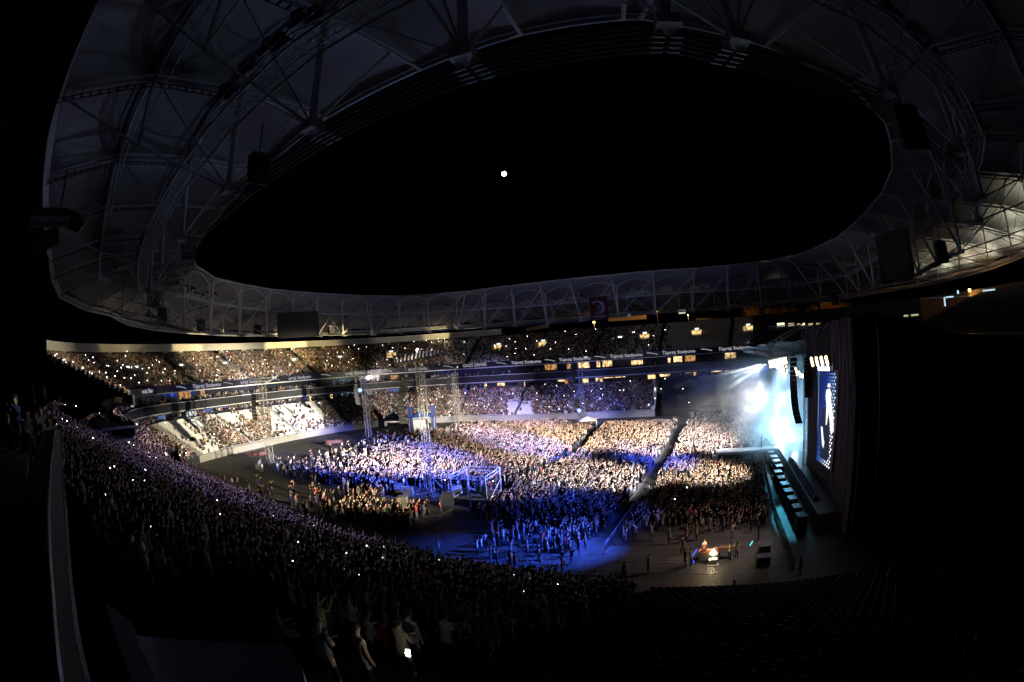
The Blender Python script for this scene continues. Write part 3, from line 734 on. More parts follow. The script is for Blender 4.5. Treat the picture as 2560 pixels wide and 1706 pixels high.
# floodlights on the catwalk: one each, copied
M_lens = mat('unlit_lens', (.35, .36, .4), .15, spec=.9)
def make_flood():
    t = empty('floodlight', (0, 0, 0), 'unlit round stadium floodlight clamped to the roof catwalk', 'floodlight', 'floodlights along the roof catwalk')
    a = MB(); a.tube([(0, 0, .1), (.28, 0, -.06)], .2, 10, r2=.42); a.tube([(-.12, 0, .14), (0, 0, .1)], .18, 10); h = a.build('housing', M_black, t)
    b = MB(); b.tube([(.29, 0, -.07), (.31, 0, -.075)], .36, 12); l = b.build('lens', M_lens, t)
    c = MB(); c.tube([(0, -.45, 0), (0, -.45, -.6), (0, .45, -.6), (0, .45, 0)], .05, 4); br = c.build('bracket', M_dsteel, t)
    return kids(t, h, l, br)
f0 = make_flood(); first = True; nfl = 0
for ii, (p, n) in enumerate(cp):
    nearleft = p.y < 60 and p.x < -3; farr = (p.y > 120) and (ii % 3 != 0); nr_ = p.x > 2 and p.y < 45
    if not (nearleft or farr or nr_) or (ii % 5 == 4) or vnoise(np.array([ii*1.0]), np.array([0.]), 6, 5)[0] < .28: continue
    if nfl >= 140: break
    o = f0 if first else copy_tree(f0); first = False; nfl += 1
    o.location = p+n*(-.9)+Vector((0, 0, 1.3+.7*(ii % 2))); o.rotation_euler = (0, .5, atan2(n.y, n.x)); o.scale = (1.7, 1.7, 1.7) if nearleft else (1.4, 1.4, 1.4)
    where = 'near left curve of' if nearleft else ('far side of' if farr else 'near right curve of')
    o['label'] = 'dark round floodlight on the %s the roof catwalk' % where; o['group'] = 'floodlights on the %s the catwalk' % where

# lamps under the right end of the roof and the lit fabric there
def rpos(px, py, z): return at(px, py, z)
# ------------------------------------------------------------------ boards and speakers hung from the roof
def panel(name, P, sx, sz, th, m, label, cat, tilt=0, face=None):
    t = empty(name, P, label, cat, rz=atan2(-P.y, -P.x) if face is None else face)
    a = MB(); a.box((0, 0, 0), (th, sx, sz), M=Matrix.Rotation(tilt, 3, 'Y')); a.build('casing', m, t)
    b = MB(); b.box((th/2+.02, 0, 0), (.04, sx*.94, sz*.92), M=Matrix.Rotation(tilt, 3, 'Y')); b.build('screen', M_black, t)
    c = MB()
    for s_ in (-.35, .35): c.tube([(0, s_*sx, sz/2), (0, s_*sx, sz/2+3.2)], .07, 5)
    for s_ in (-.5, 0, .5): c.tube([(-th/2-.1, s_*sx*.9, -sz/2), (-th/2-.1, s_*sx*.9, sz/2)], .1, 4)
    c.build('hanger', M_dsteel, t); return t
panel('scoreboard', atd(745, 812, 112), 9.9, 5.8, .6, M_black, 'black switched off scoreboard hanging below the far left roof', 'scoreboard')
panel('scoreboard', atd(2237, 640, 66), 6.4, 6.2, .6, M_black, 'black switched off scoreboard hanging below the right end roof', 'scoreboard', face=radians(200))
def spk(px, py, dist, sc, where):
    P = atd(px, py, dist); t = empty('hanging_speaker', P, 'black loudspeaker cluster hanging '+where, 'loudspeaker', rz=atan2(-P.y, -P.x)+.4)
    a = MB()
    for i in range(4): a.box((.1*i*sc*.4, 0, (-i*.42)*sc), (.55*sc, 1.1*sc, .4*sc), M=Matrix.Rotation(.12*i, 3, 'Y'))
    a.build('cabinet', M_black, t); b = MB(); b.tube([(0, 0, .2*sc), (0, 0, 2.2*sc)], .05*sc, 4); b.box((0, 0, .28*sc), (.5*sc, .9*sc, .08*sc)); b.build('hanger', M_dsteel, t)
spk(473, 602, 48, 1.3, 'at the left bend of the roof edge'); spk(388, 735, 80, 1.5, 'below the tension ring at far left'); spk(405, 775, 90, 1.6, 'under the left end roof above the seats')
spk(502, 803, 108, 1.7, 'left of the black scoreboard, second from it'); spk(643, 817, 125, 1.6, 'just left of the black scoreboard'); spk(828, 820, 135, 1.5, 'just right of the black scoreboard')
spk(647, 398, 22, .9, 'from the near cable ring above the camera'); spk(2262, 285, 24, 1.3, 'from the near right cable ring'); spk(2085, 735, 110, 1.6, 'over the stage side stand'); spk(2350, 612, 56, 1.3, 'right of the right end scoreboard')
# flag banner
P = atd(1497, 770, 133); rz = atan2(-P.y, -P.x)
fl = empty('flag_banner', P, 'large red flag with white crescent and star hanging from the far roof', 'flag', rz=rz)
a = MB(); a.quad((0, -2.5, -3.1), (0, 2.5, -3.1), (0, 2.5, 3.1), (0, -2.5, 3.1)); a.quad((-.04, 2.5, -3.1), (-.04, -2.5, -3.1), (-.04, -2.5, 3.1), (-.04, 2.5, 3.1)); a.build('cloth', mat('red_cloth', (.07, .004, .012), .8, noise=.3, nscale=.8), fl)
a = MB(); V = []
for i in range(17):
    th = radians(60+i*240/16); V += [(.05, -.1-1.9*cos(th)*-1*-1, .1+1.9*sin(th)), (.05, .35-1.5*cos(th)*-1*-1, .1+1.45*sin(th)*.98)]
V = [];
for i in range(17):
    th = radians(70+i*220/16); V += [(.05, -(.2+1.9*cos(th)), .1+1.9*sin(th)), (.05, -(.75+1.62*cos(th)), .1+1.55*sin(th))]
a.add(V, [(2*i, 2*i+1, 2*i+3, 2*i+2) for i in range(16)])
a.add([(.05, -(1.3+(.55 if i % 2 == 0 else .22)*cos(radians(36*i+90))), 1.5+(.55 if i % 2 == 0 else .22)*sin(radians(36*i+90))) for i in range(10)], [tuple(range(10))])
a.quad((.05, 1.9, -2.5), (.05, -1.9, -2.5), (.05, -1.9, -2.25), (.05, 1.9, -2.25))
a.build('emblem', mat('white_print', (.28, .28, .5), .8), fl)
a = MB()                                      # pale shape printed in the crescent
a.add([(.06, .05+.55*cos(t_), .15+.75*sin(t_)) for t_ in [i*pi/6 for i in range(12)]], [tuple(range(12))[::-1]])
a.add([(.06, .8, -1.8), (.06, -1.0, -1.8), (.06, -.5, -.85), (.06, .35, -.8)], [(0, 1, 2, 3)]); a.build('printed_shape', mat('grey_print', (.1, .09, .18), .8), fl)

# ------------------------------------------------------------------ moon
mo = bpy.data.meshes.new('moon'); bm = bmesh.new(); bmesh.ops.create_uvsphere(bm, u_segments=24, v_segments=16, radius=9.2); bm.to_mesh(mo); bm.free()
mm = glow('moon_surface', (1, .82, .58), 9); mo.materials.append(mm)
moon = bpy.data.objects.new('moon', mo); C.objects.link(moon); moon.location = Vector((0, 0, GZ))+ray(1260, 435)*1800; moon.scale = (1, 1, 1)
tag(moon, 'small bright full moon in the black sky', 'moon')

# ------------------------------------------------------------------ stage
stg = wempty('concert_stage', (25, 75, 0), 'large black concert stage with cyan lit deck, lattice canopy and tall side drapes', 'stage')
M_deck = mat('stage_deck', (.16, .17, .18), .35, noise=.2, nscale=.8)
a = MB(); a.slab([(14.2, 45.2), (40, 44.5), (40, 105), (17.2, 105)], 0, 1.8); a.build('deck', M_deck, stg)
a = MB(); a.tube([(14.15, 45.2, 1.84), (17.15, 105, 1.84)], .05, 4); a.tube([(14.2, 45.15, 1.84), (18, 45, 1.84)], .05, 4); a.build('deck_edge', M_alu, stg)
def drape(name, P, Q, z0, z1, z1b=None, m=M_drape, amp=.12):
    P, Q = Vector(P), Vector(Q); n = max(6, int((Q-P).length/.35)); t = (Q-P).normalized(); s = Vector((t.y, -t.x)); V = []; rows = 7
    for j in range(rows):
        for i in range(n+1):
            f = i/n; p = P.lerp(Q, f)+s*(amp*sin(i*1.7+.5*sin(j*2))+.05*sin(j*3+i*.4)); zt = z1+(z1b-z1)*f if z1b is not None else z1
            V.append((p.x, p.y, z0+(zt-z0)*j/(rows-1)))
    mb = MB(); mb.add(V, [(j*(n+1)+i, j*(n+1)+i+1, (j+1)*(n+1)+i+1, (j+1)*(n+1)+i) for j in range(rows-1) for i in range(n)]); return mb.build(name, m, stg)
M_drg = mat('grey_drape', (.085, .08, .085), .75, noise=.3, nscale=.8, bump=.5)
drape('wing_drape', (17.5, 63.2), (17.05, 57.2), 1.8, 20.3, m=M_drg); drape('wing_drape', (16.95, 50.2), (16.6, 42.4), .2, 20.6, 20.8, m=M_drg)
drape('wing_drape', (17.05, 57.2), (16.95, 50.2), 15.9, 20.4, m=M_drape); drape('wing_drape', (17.05, 57.2), (16.95, 50.2), 1.8, 4.4, m=M_drg)
drape('side_drape', (16.6, 42.4), (19.9, 43.6), 0, 20.8, 21.0); drape('side_drape', (19.9, 43.6), (31.5, 44), 0, 21.0, 18.2); drape('side_drape', (31.5, 44), (42, 44), 0, 18.2, 17)
drape('back_drape', (40, 44), (40, 105), 0, 17)
for (x0, y0, z0), (x1, y1, z1) in (((17.2, 63.3, 0), (17.2, 63.3, 20)), ((17.6, 89, 0), (17.6, 89, 18)), ((38, 63, 0), (38, 63, 18)), ((38, 89, 0), (38, 89, 18)), ((16.8, 42.6, 0), (16.8, 42.6, 20.6))):
    a = MB()
    for dx in (-.3, .3):
        for dy in (-.3, .3): a.tube([(x0+dx, y0+dy, z0), (x1+dx, y1+dy, z1)], .05, 4)
    for kk in range(int((z1-z0)/.8)):
        z = z0+kk*.8; a.tube([(x0-.3, y0-.3, z), (x0+.3, y0+.3, z+.8)], .03, 3); a.tube([(x0+.3, y0-.3, z), (x0-.3, y0+.3, z+.8)], .03, 3)
    a.build('column', M_dsteel, stg)
def lattice(mb, P, Q, w_=.5, r=.05, step=.8):
    P, Q = Vector(P), Vector(Q); t = (Q-P).normalized(); s = t.cross(Vector((0, 0, 1))); s = s.normalized() if s.length > .01 else Vector((1, 0, 0)); u = s.cross(t)
    cs = [(s*a_+u*b_)*w_/2 for a_, b_ in ((-1, -1), (1, -1), (1, 1), (-1, 1))]; n = max(1, int((Q-P).length/step))
    for c_ in cs: mb.tube([P+c_, Q+c_], r, 4)
    for i in range(n):
        p, q = P.lerp(Q, i/n), P.lerp(Q, (i+1)/n)
        for k_ in range(4):
            A, B = cs[k_], cs[(k_+1) % 4]; mb.tube([p+(A if i % 2 else B), q+(B if i % 2 else A)], r*.55, 3, caps=False)
a = MB(); tri = [(12.2, 17.0), (18, 17.9)]
for y_ in (63, 68, 73, 78, 83, 88.5):
    lattice(a, (12.2, y_, 17.0), (38, y_, 18.6), .6, .06)
for x_, z_ in ((12.2, 17.0), (15, 17.4), (18, 17.9), (26, 18.2)): lattice(a, (x_, 62.5, z_), (x_, 89, z_), .6, .06)
for kk in range(10): a.tube([(12.2+kk*.6, 63, 17.0+kk*.1), (12.2+kk*.6, 88.5, 17.0+kk*.1)], .035, 3)
for kk in range(30): a.tube([(12.2, 63+kk*.85, 17.0), (18, 63+kk*.85, 17.9)], .035, 3)
a.build('canopy_truss', M_steel, stg)
a = MB()
lattice(a, (12.0, 62.8, 18.3), (17.2, 62.8, 20.6), .5, .07); lattice(a, (12, 62.8, 18.3), (12.2, 62.8, 17), .4, .05); lattice(a, (12, 88, 18.3), (17.2, 88, 20.6), .5, .07); lattice(a, (17.2, 62.8, 20.6), (17.2, 88, 20.6), .5, .06)
a.build('canopy_gable', M_steel, stg)
a = MB(); a.add([(12.6, 63, 18.5), (17.2, 63, 20.5), (17.2, 88, 20.5), (12.6, 88, 18.5)], [(0, 1, 2, 3)]); a.add([(17.2, 63, 20.5), (40, 63, 19), (40, 89, 19), (17.2, 89, 20.5)], [(0, 1, 2, 3)]); a.build('canopy_sheet', M_black, stg)
a = MB()
for kk in range(5):
    y_ = 61.5-kk*1.2; a.tube([(15.5, y_, 18.4-.2*kk), (17.3, y_-3.0, 20.9)], .05, 4)
for kk in range(4): a.tube([(16.6, 61-kk*3, 18.2+kk*.5), (16.6, 59-kk*3, 20.6)], .045, 4)
a.build('rigging_brace', M_dsteel, stg)
# side video wall inside the opening
def vidmat():
    m = bpy.data.materials.new('video_wall_picture'); m.use_nodes = True; t = m.node_tree; b = t.nodes['Principled BSDF']
    tc = t.nodes.new('ShaderNodeTexCoord'); mp = t.nodes.new('ShaderNodeMapping'); mp.inputs['Scale'].default_value = (.55, .55, .16)
    nz = t.nodes.new('ShaderNodeTexNoise'); nz.inputs['Scale'].default_value = 1.4; nz.inputs['Detail'].default_value = 6; rp = t.nodes.new('ShaderNodeValToRGB')
    e = rp.color_ramp.elements; e[0].position = .36; e[0].color = (.01, .05, .5, 1); e[1].position = .62; e[1].color = (.75, .95, 1, 1); n2 = rp.color_ramp.elements.new(.5); n2.color = (.03, .38, 1, 1)
    t.links.new(tc.outputs['Object'], mp.inputs[0]); t.links.new(mp.outputs[0], nz.inputs['Vector']); t.links.new(nz.outputs['Fac'], rp.inputs[0]); t.links.new(rp.outputs[0], b.inputs['Emission Color'])
    b.inputs['Emission Strength'].default_value = .8; b.inputs['Base Color'].default_value = (0, 0, 0, 1); return m
vw = wempty('video_wall', (26, 90, 8), 'glowing blue and white video wall inside the stage opening', 'video wall')
a = MB(); a.box((24, 90.2, 8.2), (13.4, .2, 12.6)); a.build('casing', M_black, vw)
a = MB(); a.quad((17.6, 90.05, 2.2), (30.4, 90.05, 2.2), (30.4, 90.05, 14.2), (17.6, 90.05, 14.2)); a.build('picture', vidmat(), vw)
# near side tall screen
def SX(px, py, e=0): return atx(px, py, 16.72-e)
scr = wempty('video_screen', (16.9, 54, 4.4), 'tall portrait screen showing a white clad singer over blue and white triangles', 'screen')
TL, TR, BL, BR = SX(2049, 931), SX(2094, 931), SX(2040, 1148), SX(2075, 1176)
a = MB(); pad = Vector((0, .25, .25)); back = Vector((.25, 0, 0))
q4 = [BL+Vector((0, .2, -.2)), BR+Vector((0, -.5, -.2)), TR+Vector((0, -.5, .2)), TL+Vector((0, .2, .2))]
a.add([tuple(p+Vector((.03, 0, 0))) for p in q4]+[tuple(p+back) for p in q4], [(0, 1, 2, 3), (7, 6, 5, 4), (0, 4, 5, 1), (1, 5, 6, 2), (2, 6, 7, 3), (3, 7, 4, 0)]); a.build('casing', M_black, scr)
a = MB(); NXs, NYs = 8, 30
def bil(u, v): return BL.lerp(BR, u).lerp(TL.lerp(TR, u), v)
for j in range(NYs):
    for i in range(NXs):
        u, v = (i+.5*(j % 2))/NXs, j/NYs; du, dv = .7/NXs, .72/NYs
        if u+du > 1: continue
        s_ = max(0, min(1, (u-.15)*1.1+.55*(1-v)-.1)); colr = (.01+.95*s_**3, .08+.85*s_**1.8, .9+.1*s_)
        p = [bil(u, v+dv), bil(u+du, v+dv), bil(u+du/2, v)]
        a.add([tuple(q+Vector((-.02, 0, 0))) for q in p], [(0, 1, 2)], tuple(c*(.35+s_*.9) for c in colr))
pic = a.build('picture', attr_mat('screen_pixels', emit=1.6), scr)
def figpoly(pts, col, e): a_ = MB(); a_.add([tuple(SX(x, y, e)) for x, y in pts], [tuple(range(len(pts)))], col); return a_
M_fw = glow('figure_white', (.95, .98, 1), 1.2); M_fd = mat('figure_dark', (.01, .012, .02), emit=(.05, .1, .25), es=.12)
figpoly([(2070, 960), (2074, 958), (2077, 966), (2073, 970), (2068, 966)], (1, 1, 1), .06).build('singer_hand', M_fw, pic)
figpoly([(2066, 972), (2075, 968), (2079, 975), (2078, 985), (2068, 985)], (1, 1, 1), .05).build('singer_hair', M_fd, pic)
figpoly([(2066, 975), (2074, 971), (2079, 984), (2077, 1000), (2080, 1020), (2083, 1045), (2084, 1080), (2077, 1085), (2073, 1045), (2071, 1030), (2067, 1062), (2064, 1064), (2066, 1010), (2064, 990)], (1, 1, 1), .08).build('singer_body', M_fw, pic)
figpoly([(2056, 1022), (2065, 1016), (2067, 1062), (2071, 1032), (2074, 1070), (2072, 1148), (2064, 1153), (2050, 1145), (2051, 1070)], (0, 0, 0), .045).build('singer_trousers', M_fd, pic)
figpoly([(2052, 1068), (2056, 1066), (2059, 1100), (2061, 1106), (2058, 1122), (2055, 1112)], (1, 1, 1), .09).build('singer_sleeve', M_fw, pic)
# LED strip columns
for px_, y0, y1 in ((1941, 928, 1044), (1936, 995, 1036)):
    A_p, B_p = atx(px_, y0, 16.5), atx(px_, y1, 16.5)
    t = wempty('led_strip', A_p, 'thin vertical white %s light strip hanging in the smoke' % ('long' if y0 < 950 else 'short'), 'light strip')
    a = MB(); a.tube([A_p, B_p], .14, 5); a.build('tube', glow('strip_white', (.85, .9, 1), 2.5), t); a = MB(); a.box(A_p+Vector((0, 0, .1)), (.3, .3, .25)); a.build('end_cap', M_black, t)
# blinder lights: each one a thing
M_bl = glow('blinder_lamp', (1, .72, .4), 6)
def lampthing(name, label, cat, group, m, r=.2):
    t = empty(name, (0, 0, 0), label, cat, group)
    a = MB(); a.tube([(.12, 0, 0), (-.1, 0, 0)], r*1.15, 10); h = a.build('housing', M_black, t)
    b = MB(); b.tube([(-.11, 0, 0), (-.13, 0, 0)], r, 10); l = b.build('lamp', m, t); return kids(t, h, l)
b0 = lampthing('blinder_light', 'warm square lamp of the four column grid above the tall screen', 'stage light', 'warm lamps above the tall screen', M_bl, .22); nb = 0
def put(src, P, label=None, group=None, rz=0, ry=0, sc=1, first=[set()]):
    global C
    if src.name in first[0]: o = copy_tree(src)
    else: o = src; first[0].add(src.name)
    o.location = P; o.rotation_euler = (0, ry, rz); o.scale = (sc, sc, sc)
    if label: o['label'] = label
    if group: o['group'] = group
    return o
faceC = lambda P: atan2(P.y, P.x)
for i in range(4):
    for j in range(4):
        P = atx(2030+i*12.3+j*1.2, 897.5+j*5-i*1.1, 16.2); put(b0, P, rz=.5)
for i in range(8):
    for j in range(4+(i < 3)):
        P = atx(1925+i*5.8+j*.6, 904.5+j*3.2-i*1.1, 12.0); put(b0, P, 'warm lamp of the slanting grid under the left canopy tip', 'warm lamps under the canopy tip', rz=.5, sc=.75)
for i, (px_, py_) in enumerate(((1943, 918), (1949, 918), (1960, 921), (1967, 917), (1961, 926), (1990, 922), (1992, 926), (1993, 931), (1999, 931), (2001, 936), (2001, 941))):
    put(b0, atx(px_, py_, 14), 'warm lamp hanging beside the left speaker column', 'warm lamps beside the left speaker column', rz=.5, sc=.7)
M_wh = glow('wash_lamp', (.6, .65, 1), 7)
w0 = lampthing('wash_light', 'bluish white round lamp in the row just over the tall screen', 'stage light', 'bluish lamps over the tall screen', M_wh, .24)
for i in range(4): put(w0, atx(2050+i*7.4, 922, 16.0), rz=.5)
M_beam = glow('beam_lamp', (.9, 1, .95), 25)
e0 = lampthing('beam_light', 'dazzling white beam lamp on the stage front truss', 'stage light', 'dazzling beam lamps of the stage truss', M_beam, .25)
for px_, py_, d_ in ((1970, 929, 15.5), (1967, 938, 15.5), (1993, 936, 16), (2008, 940, 16)): put(e0, atx(px_, py_, d_), rz=0)
# line arrays
def line_array(pts, dist, w_, n, label, grille=M_black):
    P = [atd(x, y, dist) for x, y in pts]; Q = resample(catmull(P, False, 8), sum((b-a_).length for a_, b in zip(P, P[1:]))/n, False)
    t = wempty('line_array', Q[0], label, 'speaker column'); yaw = atan2(-Q[0].y, -Q[0].x)
    for k_ in range(len(Q)-1):
        c_ = (Q[k_]+Q[k_+1])/2; h_ = (Q[k_+1]-Q[k_]).length; dr = (Q[k_+1]-Q[k_]).normalized(); s = Vector((-sin(yaw), cos(yaw), 0)); f = s.cross(dr)
        R = Matrix((f, s, dr)).transposed(); a_ = MB(); a_.box(c_, (w_*.8, w_, h_*.86), M=R); a_.box(c_+f*(w_*.42), (.03, w_*.9, h_*.7), M=R); a_.build('cabinet', grille, t)
    a_ = MB(); a_.box(Q[0]+Vector((0, 0, .3)), (w_*1.3, w_*.5, .18), yaw); a_.tube([Q[0]+Vector((0, 0, .3)), Q[0]+Vector((0, 0, 2))], .04, 4); a_.build('rigging_frame', M_dsteel, t)
line_array([(1984, 894), (1983, 940), (1985, 985), (1990, 1030), (2001, 1069)], 64, .95, 16, 'long curved black speaker column hanging left in front of the bright stage')
line_array([(2019, 892), (2018, 930), (2019, 970), (2020, 1004)], 63, .85, 12, 'straight shorter black speaker column hanging beside the tall screen')
line_array([(634, 985), (634, 1015), (636, 1040), (641, 1058)], 98, 1.0, 9, 'black speaker column hanging from the leftmost light tower')
line_array([(890, 966), (891, 990), (898, 1018)], 118, 1.0, 8, 'blue tinged speaker column beside the second light tower')
line_array([(1016, 946), (1005, 975), (1002, 1010), (1005, 1040), (1013, 1068)], 68, .95, 14, 'long curved black speaker column hanging from the tall central tower')
line_array([(1123, 944), (1122, 970), (1126, 992)], 132, 1.1, 8, 'dark speaker column beside the slim tower right of the tall one')
line_array([(1434, 915), (1433, 945), (1436, 985)], 118, 1.0, 9, 'dark speaker column beside the rightmost light tower')
# lighting towers
def tower(base, top, lamp, w_, label, base_w=3, nlamp=2, bar=None, bright=None):
    b_ = at(*base, 0); d_ = hypot(b_.x, b_.y); t_ = atd(*top, d_); t = wempty('lighting_tower', b_, label, 'tower')
    a_ = MB(); P, Q = Vector((b_.x, b_.y, .3)), Vector((b_.x, b_.y, t_.z)); lattice(a_, P, Q, w_, .06, w_*1.0); a_.build('mast', bright or M_tw2, t)
    a_ = MB()
    for an in range(4):
        dx, dy = cos(an*pi/2+.6)*base_w/2, sin(an*pi/2+.6)*base_w/2; a_.tube([(b_.x, b_.y, .25), (b_.x+dx, b_.y+dy, .15)], .08, 4); a_.tube([(b_.x+dx, b_.y+dy, .15), (b_.x, b_.y, 3)], .05, 4); a_.box((b_.x+dx, b_.y+dy, .1), (.5, .5, .2))
    a_.build('outrigger', M_dsteel, t)
    L_ = atd(*lamp, d_); a_ = MB(); a_.tube([Q, L_-Vector((0, 0, .3))], .07, 4); a_.tube([Q-Vector((0, 0, 1)), Q.lerp(L_, .6)], .04, 4); a_.build('arm', bright or M_alu, t)
    for k_ in range(nlamp):
        a_ = MB(); s_ = Vector((-b_.y, b_.x, 0)).normalized()*(.55*(k_-.5)); f = (Vector((15, 78, 5))-L_).normalized()
        a_.tube([L_+s_-f*.25, L_+s_+f*.25], .22, 8, r2=.3); h = a_.build('lamp_head', bright or M_alu, t)
        a_ = MB(); a_.tube([L_+s_+f*.26, L_+s_+f*.28], .22, 8); a_.build('lens', glow('tower_lamp', (.9, .93, 1), .9), h)
    if bar:
        A_b, B_b = atd(*bar[0], d_), atd(*bar[1], d_); a_ = MB(); lattice(a_, A_b, B_b, .7, .06, .8); a_.build('head_truss', bright or M_alu, t)
    return t
M_tw1 = mat('tower_steel_dark', (.09, .086, .075), .5); M_tw2 = mat('tower_steel', (.24, .23, .21), .5)
tower((677, 1160), (655, 962), (684, 944), 1.15, 'leftmost pale lattice light tower with a zigzag truss on top', 5, bar=((627, 952), (676, 949)))
tower((923, 1100), (909, 945), (922, 931), 1.0, 'slim lattice light tower, second from the left', 4, bright=M_tw2)
tower((1078, 1235), (1050, 870), (1068, 889), .85, 'tallest central lattice tower rising from beside the water tanks', 4.5, bar=((992, 905), (1092, 884)), bright=M_tw1)
tower((1146, 1060), (1133, 932), (1140, 918), 1.2, 'slim lattice tower just right of the tallest one', 4, nlamp=1, bright=M_tw2)
tower((1458, 1050), (1449, 908), (1463, 893), 1.0, 'rightmost lattice light tower with a blue lamp at its foot', 4)
for (x0, y0, L0) in [(992+i*9.2, 909-i*2.0, 19-abs(i-6)*1.4) for i in range(12)]:
    A_b, B_b = atd(x0, y0, 67.5), atd(x0+2.5, y0-L0, 67.5); t = wempty('light_bar', A_b, 'short upright white bar on the head truss of the tallest tower', 'light bar', 'upright bars on the tallest tower')
    a = MB(); a.tube([A_b, B_b], .1, 5); a.build('bar', mat('bar_white', (.6, .6, .75), .5, emit=(.6, .6, .8), es=.12), t); a = MB(); a.box(A_b, (.2, .2, .2)); a.build('clamp', M_black, t)
tag(MB().tube([at(1400, 1230, 0)+Vector((0, 0, 0)), at(1400, 1230, 0)+Vector((0, 0, .3))], .1, 6).build('floor_cable_box', M_black), 'small black box on the floor in the middle of the crowd', 'box')
for px_, py_, d_, s_ in ((1448, 1027, 125, 900), (900, 976, 120, 260)):
    P = atd(px_, py_, d_); t = wempty('blue_lamp', P, 'glowing blue lamp on the %s tower' % ('rightmost' if px_ > 1000 else 'second'), 'lamp')
    f = (Vector((0, 0, GZ))-P).normalized(); a = MB(); a.tube([P-f*.3, P], .3, 8, r2=.4); a.build('housing', M_black, t); a = MB(); a.tube([P+f*.02, P+f*.06], .42, 12); a.build('lens', glow('blue_lens', (.08, .2, 1), 12), t); point(P+f*.8, s_*3, (.05, .12, 1), .3)

# ------------------------------------------------------------------ runway, subs, monitors, barriers
rw = wempty('runway', (9, 76, 0), 'narrow white lit runway reaching from the stage into the crowd', 'runway')
a = MB(); a.box((10.6, 76.4, 1.55), (10.4, 2.8, .3)); a.build('deck', mat('runway_top', (.5, .5, .5), .3, noise=.3, nscale=1.2), rw); a = MB(); a.box((10.6, 76.4, .7), (10.0, 2.6, 1.4)); a.build('skirt', M_black, rw)
a = MB(); a.tube([(5.4, 75.05, 1.75), (15.8, 75.05, 1.75)], .05, 4); a.tube([(5.4, 77.75, 1.75), (15.8, 77.75, 1.75)], .05, 4); a.build('edge_rail', M_alu, rw)
def make_sub():
    t = empty('subwoofer', (0, 0, 0), 'black subwoofer box with a cyan lit top in the row before the stage', 'subwoofer', 'subwoofers along the stage pit')
    a_ = MB(); a_.box((0, 0, .55), (1.1, 1.5, 1.1)); a_.box((0, 0, 1.5), (1.0, 1.4, .75)); c_ = a_.build('cabinet', mat('sub_black', (.025, .028, .03), .4), t)
    a_ = MB(); a_.box((-.56, 0, .55), (.04, 1.3, .9)); a_.box((-.51, 0, 1.5), (.04, 1.2, .6)); g_ = a_.build('grille', M_black, t); return kids(t, c_, g_)
sb = make_sub()
for i in range(11): put(sb, (13.35-.1*i+.6*(i < 4), 73-i*2.75, 0), rz=.05)
def make_mon():
    t = empty('floor_monitor', (0, 0, 0), 'black wedge loudspeaker on the near front edge of the stage', 'monitor', 'wedge loudspeakers on the stage edge')
    a_ = MB(); a_.add([(-.4, -.4, 0), (.35, -.4, 0), (.35, .4, 0), (-.4, .4, 0), (-.35, -.4, .22), (.1, -.4, .55), (.1, .4, .55), (-.35, .4, .22)], [(0, 3, 2, 1), (4, 5, 6, 7), (0, 1, 5, 4), (1, 2, 6, 5), (2, 3, 7, 6), (3, 0, 4, 7)])
    c_ = a_.build('cabinet', M_black, t); a_ = MB(); a_.quad((-.33, -.35, .26), (-.33, .35, .26), (.08, .35, .56), (.08, -.35, .56)); g_ = a_.build('grille', M_dsteel, t); return kids(t, c_, g_)
mn = make_mon()
for i in range(12): put(mn, (14.2+(66-i*1.5-45.2)*.05+.5, 66-i*1.5, 1.8), rz=pi+.05, sc=1.3)
def make_fence():
    t = empty('crowd_barrier', (0, 0, 0), 'steel crowd barrier', 'barrier', 'crowd barriers')
    a_ = MB(); a_.tube([(-1.15, 0, .1), (-1.15, 0, 1.1), (1.15, 0, 1.1), (1.15, 0, .1), (-1.15, 0, .1)], .03, 4); c_ = a_.build('frame', M_dsteel, t)
    a_ = MB()
    for i in range(14): a_.tube([(-1.0+i*.155, 0, .1), (-1.0+i*.155, 0, 1.1)], .015, 3)
    b_ = a_.build('bars', M_dsteel, t); a_ = MB()
    for x_ in (-.9, .9): a_.box((x_, 0, .04), (.06, .6, .05))
    f_2 = a_.build('foot', M_dsteel, t); return kids(t, c_, b_, f_2)
fn = make_fence()
def fence_line(P, label, group):
    P = [Vector((x_, y_, 0)) for x_, y_ in P]
    for p, q in zip(P, P[1:]):
        n = max(1, round((q-p).length/2.4))
        for i in range(n):
            c_ = p.lerp(q, (i+.5)/n); put(fn, c_, label, group, rz=atan2(q.y-p.y, q.x-p.x))
fence_line([(13.6, 96), (13.0, 80)], 'dark barrier holding the far front crowd off the stage', 'barriers at the far stage front')
fence_line([(12.6, 73), (11.6, 63), (10.5, 52), (10.0, 37)], 'cyan edged barrier between the crowd and the lit stage pit', 'barriers along the lit pit')
fence_line([(-20.6, 41.2), (-16, 39.6), (-9, 39.0)], 'thin barrier at the near edge of the blue lit floor', 'barriers of the blue lit floor')
fence_line([(-7.5, 42), (-6.6, 50), (-4.6, 62)], 'barrier along the near half of the right aisle', 'barriers of the right aisle')
fence_line([(-6, 38.4), (-1, 38), (3, 37.5)], 'dark barrier in front of the mixing tables', 'barriers before the mixing tables')
fence_line([(-38, 44.2), (-32, 44.8), (-28.5, 46.5), (-27.5, 50)], 'dark barrier at the near corner of the left crowd', 'barriers at the near corner of the left crowd')
fence_line([(-62, 46), (-54, 43.5), (-46, 41.8)], 'thin barrier on the dark floor near the left stand', 'barriers on the dark left floor')
fence_line([(-80, 64), (-77, 60), (-72, 58)], 'pale barrier around the foot of the leftmost tower', 'barriers round the leftmost tower')
fence_line([(-21.3, 66), (-21.0, 76)], 'dark barrier beside the left aisle', 'barriers of the left aisle')

